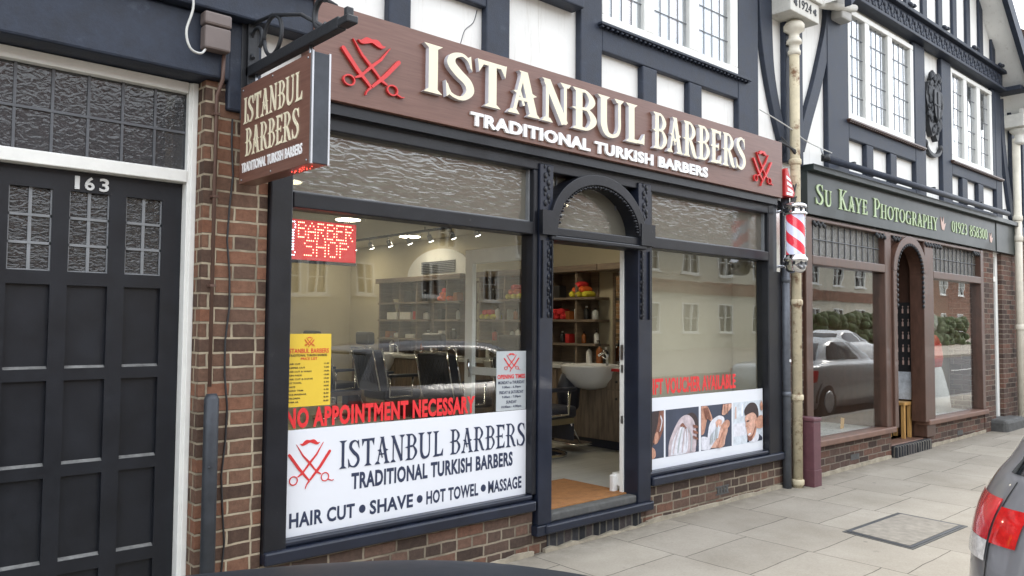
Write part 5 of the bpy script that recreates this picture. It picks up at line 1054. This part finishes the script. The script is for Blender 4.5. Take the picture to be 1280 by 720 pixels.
for y, mat, lab, h, r, pu in ((1.60, 'plastic_amber', 'amber jar on the counter by the red edging', .12, .04, 0), (1.72, 'plastic_clear', 'clear bottle on the counter beside the nearest basin', .17, .035, 0), (2.28, 'plastic_white', 'white pump bottle on the counter under the doorway shelving', .20, .035, 1), (2.12, 'plastic_amber', 'tall amber pump bottle on the counter under the doorway shelving', .24, .04, 1), (2.02, 'plastic_black', 'slim black bottle on the counter behind the nearest tap', .20, .028, 0), (2.48, 'plastic_black', 'black bottle on the counter left of the white pump bottle', .20, .03, 1), (3.75, 'plastic_black', 'black bottle on the counter behind the second basin', .18, .03, 0), (4.1, 'plastic_white', 'white bottle on the counter between the second and third basins', .16, .03, 0), (4.98, 'plastic_red', 'red bottle on the counter beyond the third basin', .15, .035, 0), (5.35, 'plastic_white', 'white bottle on the counter near the farthest basin', .19, .03, 0), (3.48, 'plastic_amber', 'amber bottle on the counter right of the second basin tap', .20, .03, 1), (3.92, 'plastic_clear', 'clear bottle on the counter midway between second and third basins', .16, .035, 0), (4.3, 'plastic_black', 'black pump bottle on the counter just right of the third basin', .21, .03, 1), (5.15, 'plastic_black', 'black bottle on the counter left of the third basin', .17, .03, 0), (5.6, 'plastic_amber', 'amber bottle on the counter just right of the farthest basin', .2, .03, 0), (6.4, 'plastic_white', 'white pump bottle at the far end of the counter', .22, .035, 1)):
    bottle(6.86, y, 1.126, h, r, mat, lab, bool(pu))
def product(u, z, y, mat, wy, h, label):
    tag(MB().box(6.84, 6.96, y - wy / 2, y + wy / 2, z + .001, z + h).build('product_box', mat, bevel=.004), label, 'box', 'products on the shelving units')
NM = ('the doorway unit', 'the unit behind the opening times notice', 'the middle unit', 'the far unit')
for u, z, y, mat, wy, h, c in ((0, 1.90, 2.80, 'plastic_black', .10, .15, 'black'), (0, 1.64, 2.62, 'plastic_amber', .07, .10, 'amber'), (0, 1.36, 2.62, 'plastic_red', .06, .11, 'red'), (1, 1.90, 3.86, 'plastic_black', .12, .14, 'black'), (1, 1.36, 3.82, 'plastic_black', .14, .10, 'black'), (1, 1.64, 3.72, 'plastic_clear', .08, .13, 'pale'), (2, 1.64, 5.16, 'plastic_black', .10, .15, 'black'), (2, 1.36, 5.14, 'plastic_white', .09, .12, 'white'), (2, 1.90, 4.80, 'plastic_amber', .08, .12, 'amber'), (3, 1.90, 5.95, 'plastic_black', .20, .17, 'black'), (3, 1.36, 5.9, 'plastic_white', .22, .06, 'white'), (3, 1.64, 5.78, 'plastic_red', .08, .12, 'red'), (3, 1.36, 6.5, 'plastic_amber', .12, .10, 'amber')):
    product(u, z, y, mat, wy, h, f'{c} product box on the {SH[z]} shelf of {NM[u]}')
def towels(y, z, cols, lab):
    o = thing('towel_stack', lab, 'towels', (6.89, y, z)); k = 0
    for row, n in enumerate((3, 2, 1)[:len(cols)]):
        for i in range(n):
            yy = y + (i - (n - 1) / 2) * .105; zz = z + .034 + row * .058; m = MB().tube([(6.80, yy, zz), (6.83, yy, zz + .004), (6.95, yy, zz + .004), (6.98, yy, zz)], [.026, .036, .036, .028], 12); m.build('rolled_towel', cols[row], o)
towels(2.42, 1.90, ['towel_yellow', 'towel_orange', 'towel_red'], 'stack of rolled red orange and yellow towels on the shelves seen through the doorway')
towels(2.78, 1.64, ['towel_red', 'towel_red'], 'small stack of rolled red towels beside the doorway shelving upright')
towels(3.56, 1.90, ['towel_yellow', 'towel_orange', 'towel_red'], 'stack of rolled towels on the top shelf behind the opening times notice')
towels(4.08, 1.64, ['towel_yellow', 'towel_red'], 'low stack of yellow and red rolled towels on a middle shelf')
towels(5.03, 1.90, ['towel_orange', 'towel_orange', 'towel_red'], 'stack of orange rolled towels on the shelving in the middle of the left window')
for k, (y, z) in enumerate(((6.35, 1.64), (6.0, 1.64))): tag(MB().box(6.82, 6.98, y - .14, y + .14, z + .001, z + .11).build('storage_box', 'plastic_white', bevel=.006), ('white box at the left end of the far shelving unit', 'white box right of the other box on the far shelving unit')[k], 'box')
o = thing('paper_cone', 'cream paper cone standing on the top of the boxes at the far shelving', 'cone', (6.9, 6.33, 1.76)); MB().lathe([(.012, .0), (.05, .18), (.06, .2)], (6.9, 6.33, 1.752), 12).build('cone', 'cream_letter', o)
# arched recess with a vent on the wall
o = thing('wall_vent', 'white arched wall panel with a grey ventilation grille above the shelves', 'vent', (7.04, 5.46, 2.3)); m = MB(); n = 24; pts = [(5.46 + .80 * math.cos(math.pi * i / n), 2.29 + .40 * math.sin(math.pi * i / n)) for i in range(n + 1)]
m.prism(pts, 0, .02); m.v = [(7.058 - y, x, z) for x, y, z in m.v]; m.build('arch_panel', 'counter_white', o); m = MB()
for k in range(7): m.box(7.02, 7.036, 5.05, 5.87, 2.33 + k * .026, 2.348 + k * .026)
m.build('grille', 'grey_pipe', o)
# lights
for (x, y), t in zip(((4.95, 4.5), (6.55, 5.5), (6.4, 7.2), (3.2, 2.6), (5.9, 1.9), (3.1, 6.2)), ('above the left part of the left window view', 'near the track spotlights', 'at the far end behind the LED sign', 'just inside the left window', 'just inside the doorway', 'at the rear left corner')):
    o = thing('ceiling_light', 'round flush ceiling light ' + t, 'ceiling light', (x, y, 2.85), 'round ceiling lights'); MB().lathe([(.145, -.022), (.15, -.001)], (x, y, 2.851), 24).build('diffuser', 'lamp_glow', o); MB().lathe([(.151, -.018), (.165, -.012), (.165, -.0005)], (x, y, 2.851), 24).build('rim', 'plastic_white', o)
TR = thing('spotlight_track', 'dark ceiling track carrying a row of small spotlights above the barber chairs', 'track light', (6.1, 4.5, 2.79)); MB().box(6.085, 6.115, 2.2, 6.9, 2.782, 2.812).build('rail', 'iron_black', TR)
m = MB()
for y in (2.5, 4.5, 6.6): m.box(6.095, 6.105, y, y + .01, 2.813, 2.851)
m.build('rail_bracket', 'iron_black', TR)
for k in range(9):
    y = 2.5 + k * .48; MB().tube([(6.1, y, 2.78), (6.1, y, 2.73)], .008, 6).tube([(6.1, y, 2.735), (6.14, y, 2.66)], [.028, .038], 10).build('spotlight', 'steel', TR)
    MB().tube([(6.1405, y, 2.659), (6.143, y, 2.654)], .032, 10).build('spot_bulb', 'spot_glow', TR)
# barber chairs, facing the mirrors (+X)
CH = thing('barber_chair', 'black quilted barber chair with chrome trim, nearest the doorway', 'chair', (0, 0, 0), 'barber chairs along the counter')
MB().lathe([(.30, .0), (.30, .025), (.24, .045), (.06, .06), (.05, .09)], (0, 0, .001), 28).build('base', 'chrome', CH); MB().lathe([(.05, .09), (.045, .32)], (0, 0, 0), 16).build('column', 'chrome', CH)
MB().box(-.24, .30, -.27, .27, .38, .50).build('seat', 'leather', CH, bevel=.035, seg=3); MB().box(-.22, .28, -.24, .24, .32, .379).build('seat_frame', 'chrome', CH)
m = MB().box(-.07, .07, -.27, .27, 0, .52); m.v = [(-.24 - .10 * z / .5 + x, y, .48 + z) for x, y, z in m.v]; bk = m.build('backrest', 'leather', CH, bevel=.035, seg=3)
q = MB()
for s in (-1, 1): q.tube([(-.17, s * .275, .48), (-.29, s * .275, 1.02)], .012, 8); q.tube([(-.30, s * .275, .5), (-.42, s * .275, 1.02)], .010, 8)
q.tube([(-.42, -.275, 1.02), (-.42, .275, 1.02)], .010, 8); q.build('chrome_edge', 'chrome', bk)
q = MB()
for i in range(-3, 4):
    for sgn in (-1, 1): q.tube([(-.318 - .02, max(-.22, min(.22, i * .075 - sgn * .12)), .60), (-.375 - .025, max(-.22, min(.22, i * .075 + sgn * .12)), .93)], .004, 5)
q.build('quilt_seam', 'plastic_black', bk)
m = MB().box(-.05, .05, -.17, .17, 0, .16); m.v = [(-.37 + x - .03 * z, y, 1.06 + z) for x, y, z in m.v]; hr = m.build('headrest', 'leather', CH, bevel=.03, seg=3); MB().box(-.37, -.34, -.02, .02, .95, 1.08).build('headrest_post', 'chrome', hr)
for s in (-1, 1): MB().box(-.2, .22, s * .31 - .035, s * .31 + .035, .66, .70).build('armrest', 'leather', CH, bevel=.015); MB().tube([(-.18, s * .31, .66), (-.18, s * .29, .42), (.14, s * .29, .42), (.14, s * .31, .66)], .014, 8).build('arm_tube', 'chrome', CH)
MB().box(.285, .305, -.22, .22, .14, .36).build('leg_panel', 'leather', CH, bevel=.008); MB().tube([(.25, -.2, .36), (.42, -.2, .10)], .012, 8).tube([(.25, .2, .36), (.42, .2, .10)], .012, 8).build('footrest_arm', 'chrome', CH); MB().box(.36, .58, -.22, .22, .075, .105).build('footrest', 'chrome', CH, bevel=.008)
for i, (y, t) in enumerate(zip(CY, NEAR)):
    if i == 0: CH.location = (5.66, y, FZ)
    else: dup(CH, (5.66, y, FZ), (.06, -.05, .08)[i - 1], 'black quilted barber chair with chrome trim, ' + t)
CH.rotation_euler = (0, 0, 0)
cp = MB(); n = 16
cp.lathe([(.05, 0), (.13, .08), (.15, .3), (.10, .44), (.03, .48)], (6.25, 2.02, .60), 18, sy=.7); tag(cp.build('folded_cape', 'leather'), 'black cape bundled over the edge of the nearest wash basin', 'cape')
# ------------------------------------------------------------------ parked cars
def lerp_tab(tab, z):
    for a, b in zip(tab, tab[1:]):
        if z <= b[0]: t = (z - a[0]) / (b[0] - a[0]); return [p + (q_ - p) * t for p, q_ in zip(a, b)]
    return list(tab[-1])
def smooth_tab(tab, n=3):
    return [tuple(q_) for q_ in cr(tab, n)]
def car(name, label, loc, tab, body, glass, wheels, lights, wr=.32, extras=None, seams=()):
    """stack of rounded plan outlines: rows of (z, x_rear, x_front, half width, squareness)"""
    root = thing(name, label, 'car', loc); tab = smooth_tab(tab, 4); ox, oy, oz = loc
    def pt(z, t, off=0):
        r = lerp_tab(tab, z); xc, a, w_, n = (r[1] + r[2]) / 2, (r[2] - r[1]) / 2 + off, r[3] + off, r[4]; c, s = math.cos(t), math.sin(t)
        sg = lambda v, e: math.copysign(abs(v) ** e, v); return (ox + xc + a * sg(c, 2 / n), oy + w_ * sg(s, 2 / n), oz + z)
    def patch(z0, z1, t0, t1, off, nz=6, nt=14, tp=None):
        m = MB(); vs = [pt(z0 + (z1 - z0) * i / nz, t0 + (t1 - t0) * k / nt, off) for i in range(nz + 1) for k in range(nt + 1)]
        m.add(vs, [(i * (nt + 1) + k, i * (nt + 1) + k + 1, (i + 1) * (nt + 1) + k + 1, (i + 1) * (nt + 1) + k) for i in range(nz) for k in range(nt)], 0, True); return m
    NT = 96; zs = [r[0] for r in tab]; m = MB(); vs = [pt(z, 2 * math.pi * k / NT) for z in zs for k in range(NT)]; nz = len(zs)
    m.add(vs, [(i * NT + k, i * NT + (k + 1) % NT, (i + 1) * NT + (k + 1) % NT, (i + 1) * NT + k) for i in range(nz - 1) for k in range(NT)], 0, True)
    o_ = 0; m.f.append([k for k in range(NT)][::-1]); m.m.append(0); m.sm.append(False); m.f.append([(nz - 1) * NT + k for k in range(NT)]); m.m.append(0); m.sm.append(True)
    bd = m.build('body', body, root)
    for nm, z0, z1, t0, t1 in glass: patch(z0, z1, t0 * math.pi, t1 * math.pi, .004).build(nm, 'car_glass', root)
    for nm, mat, z0, z1, t0, t1, off in lights: patch(z0, z1, t0 * math.pi, t1 * math.pi, off, 5, 10).build(nm, mat, root)
    for nm, z0, z1, t0, t1 in seams: patch(z0, z1, t0 * math.pi, t1 * math.pi, .0025, 8, 2).build(nm, 'rubber', bd)
    hw = max(r[3] for r in tab)
    for x in wheels:
        for s in (-1, 1):
            y0 = s * (hw - .19); y1 = s * (hw - .005); w_ = thing('w', None, None) if 0 else None
            ty = MB().tube([(ox + x, oy + y0, oz + wr), (ox + x, oy + s * (hw - .03), oz + wr), (ox + x, oy + y1, oz + wr)], [wr, wr, wr * .93], 28).build('wheel', 'tyre', root)
            MB().tube([(ox + x, oy + y1 + s * .001, oz + wr), (ox + x, oy + y1 + s * .008, oz + wr)], [wr * .64, wr * .55], 20).build('rim', 'alu', ty)
            n = 18; ar = MB(); A = [(ox + x + (wr + .05) * math.cos(math.pi * i / n), oz + wr + (wr + .05) * math.sin(math.pi * i / n)) for i in range(n + 1)]; Bq = [(ox + x + (wr + .085) * math.cos(math.pi * i / n), oz + wr + (wr + .085) * math.sin(math.pi * i / n)) for i in range(n + 1)]
            ar.strip(A, Bq, oy + s * (hw - .1), oy + s * (hw - .025)); ar.build('wheel_arch', 'rubber', root)
    if extras: extras(root, pt, patch, bd)
    return root
RZ = -.12
def ex_grey(root, pt, patch, bd):
    patch(.24, .40, .62 * math.pi, 1.38 * math.pi, .012, 5, 30).build('bumper_trim', 'rubber', root)
    patch(1.405, 1.43, .88 * math.pi, 1.12 * math.pi, .07, 3, 12).build('spoiler', 'car_grey', root)
    x, y, z = pt(.70, math.pi * .945, .008); m = MB(); [m.box(x - .008, x, y - .03 - k * .03, y - .012 - k * .03, z, z + .022) for k in range(4)]; m.build('badge', 'chrome', root)
    x, y, z = pt(.84, math.pi * .935, .012); m = MB().lathe([(.028, 0), (.028, .01), (.018, .014)], (0, 0, 0), 16); m.v = [(x - c, y + a, z + b) for a, b, c in m.v]; m.build('reversing_lamp', 'lamp_clear', root)
GREY = [(.16, .15, 4.15, .80, 6), (.28, .05, 4.26, .865, 6), (.48, -.01, 4.32, .885, 6), (.68, .0, 4.32, .888, 5.5), (.82, .02, 4.27, .88, 5), (.92, .06, 4.05, .855, 4.6), (1.0, .10, 3.55, .80, 4.6), (1.08, .16, 3.15, .735, 4.6), (1.22, .27, 2.85, .665, 4.6), (1.38, .42, 2.45, .60, 4.6), (1.46, .60, 2.2, .55, 4.2), (1.50, .85, 1.95, .44, 4)]
car('parked_car', 'grey hatchback with large red tail lights parked at the kerb on the right', (3.9, -3.42, RZ + .005), GREY, 'car_grey',
    [('rear_window', 1.03, 1.37, .80, 1.20), ('side_window', 1.06, 1.40, .42, .66), ('side_window', 1.06, 1.40, 1.34, 1.58), ('side_window', 1.06, 1.40, .25, .40), ('side_window', 1.06, 1.40, 1.60, 1.75), ('windscreen', 1.06, 1.42, -.17, .17)], (.82, 3.45),
    [('tail_light', 'lamp_red', .742, .922, .62, .845, .010), ('tail_light', 'lamp_red', .742, .922, 1.155, 1.38, .010), ('tail_light', 'lamp_red_bright', .735, .892, .852, .915, .010), ('tail_light', 'lamp_red_bright', .735, .892, 1.085, 1.148, .010), ('indicator', 'lamp_clear', .65, .74, .64, .845, .010), ('indicator', 'lamp_clear', .65, .74, 1.155, 1.36, .010), ('headlight', 'lamp_clear', .70, .86, .12, .26, .008), ('headlight', 'lamp_clear', .70, .86, -.26, -.12, .008), ('number_plate', 'poster_yellow', .52, .62, .955, 1.045, .01)], .32, ex_grey,
    [('tailgate_seam', .42, 1.0, .8463, .8505), ('tailgate_seam', .42, 1.0, 1.1495, 1.1537), ('bumper_seam', .648, .656, .55, 1.45)])
SUV = [(.22, .15, 4.25, .76, 6), (.36, .05, 4.40, .80, 6), (.66, .0, 4.43, .805, 5.5), (.95, .02, 4.38, .80, 4.5), (1.10, .06, 4.25, .78, 4), (1.19, .10, 4.02, .765, 3.6), (1.25, .13, 3.78, .74, 3.2), (1.28, .16, 3.45, .69, 3.2), (1.295, .2, 2.75, .62, 3.6), (1.48, .38, 2.2, .60, 4.6), (1.62, .55, 1.9, .56, 4.4), (1.68, .75, 1.55, .48, 4)]
car('parked_car', 'very dark car in the foreground, only its bonnet showing at the bottom edge', (-2.70, -3.07, RZ - .05), SUV, 'car_dark',
    [('rear_window', 1.31, 1.58, .85, 1.15), ('side_window', 1.31, 1.6, .40, .64), ('side_window', 1.31, 1.6, 1.36, 1.60), ('windscreen', 1.31, 1.62, -.16, .16)], (.8, 3.4),
    [('tail_light', 'lamp_red', .8, 1.05, .66, .84, .008), ('tail_light', 'lamp_red', .8, 1.05, 1.16, 1.34, .008), ('headlight', 'lamp_clear', .75, .92, .12, .26, .008), ('headlight', 'lamp_clear', .75, .92, -.26, -.12, .008)], .33)
SALOON = [(.18, .15, 4.4, .78, 6), (.30, .04, 4.5, .86, 6), (.58, .0, 4.55, .875, 5.5), (.80, .04, 4.45, .865, 5), (.92, .14, 4.1, .84, 4.8), (.97, .55, 3.5, .80, 4.8), (1.0, .85, 3.2, .77, 4.8), (1.15, 1.0, 2.95, .70, 4.6), (1.32, 1.25, 2.5, .62, 4.6), (1.42, 1.6, 2.2, .52, 4)]
def saloon(label, loc, mat):
    return car('parked_car', label, loc, SALOON, mat, [('rear_window', 1.02, 1.32, .82, 1.18), ('side_window', 1.03, 1.34, .30, .47), ('side_window', 1.03, 1.34, .49, .68), ('side_window', 1.03, 1.34, 1.32, 1.51), ('side_window', 1.03, 1.34, 1.53, 1.70), ('windscreen', 1.02, 1.34, -.17, .17)], (.9, 3.6), [('tail_light', 'lamp_red', .66, .86, .66, .86, .008), ('tail_light', 'lamp_red', .66, .86, 1.14, 1.34, .008), ('headlight', 'lamp_clear', .62, .78, .12, .26, .008), ('headlight', 'lamp_clear', .62, .78, -.26, -.12, .008)], .31)
saloon('silver grey saloon parked farther along the kerb, reflected in the studio window', (12.6, -3.45, RZ + .08), 'car_silver')
saloon('white saloon parked across the street, reflected in the studio window', (24, -8.6, RZ + .18), 'car_white')
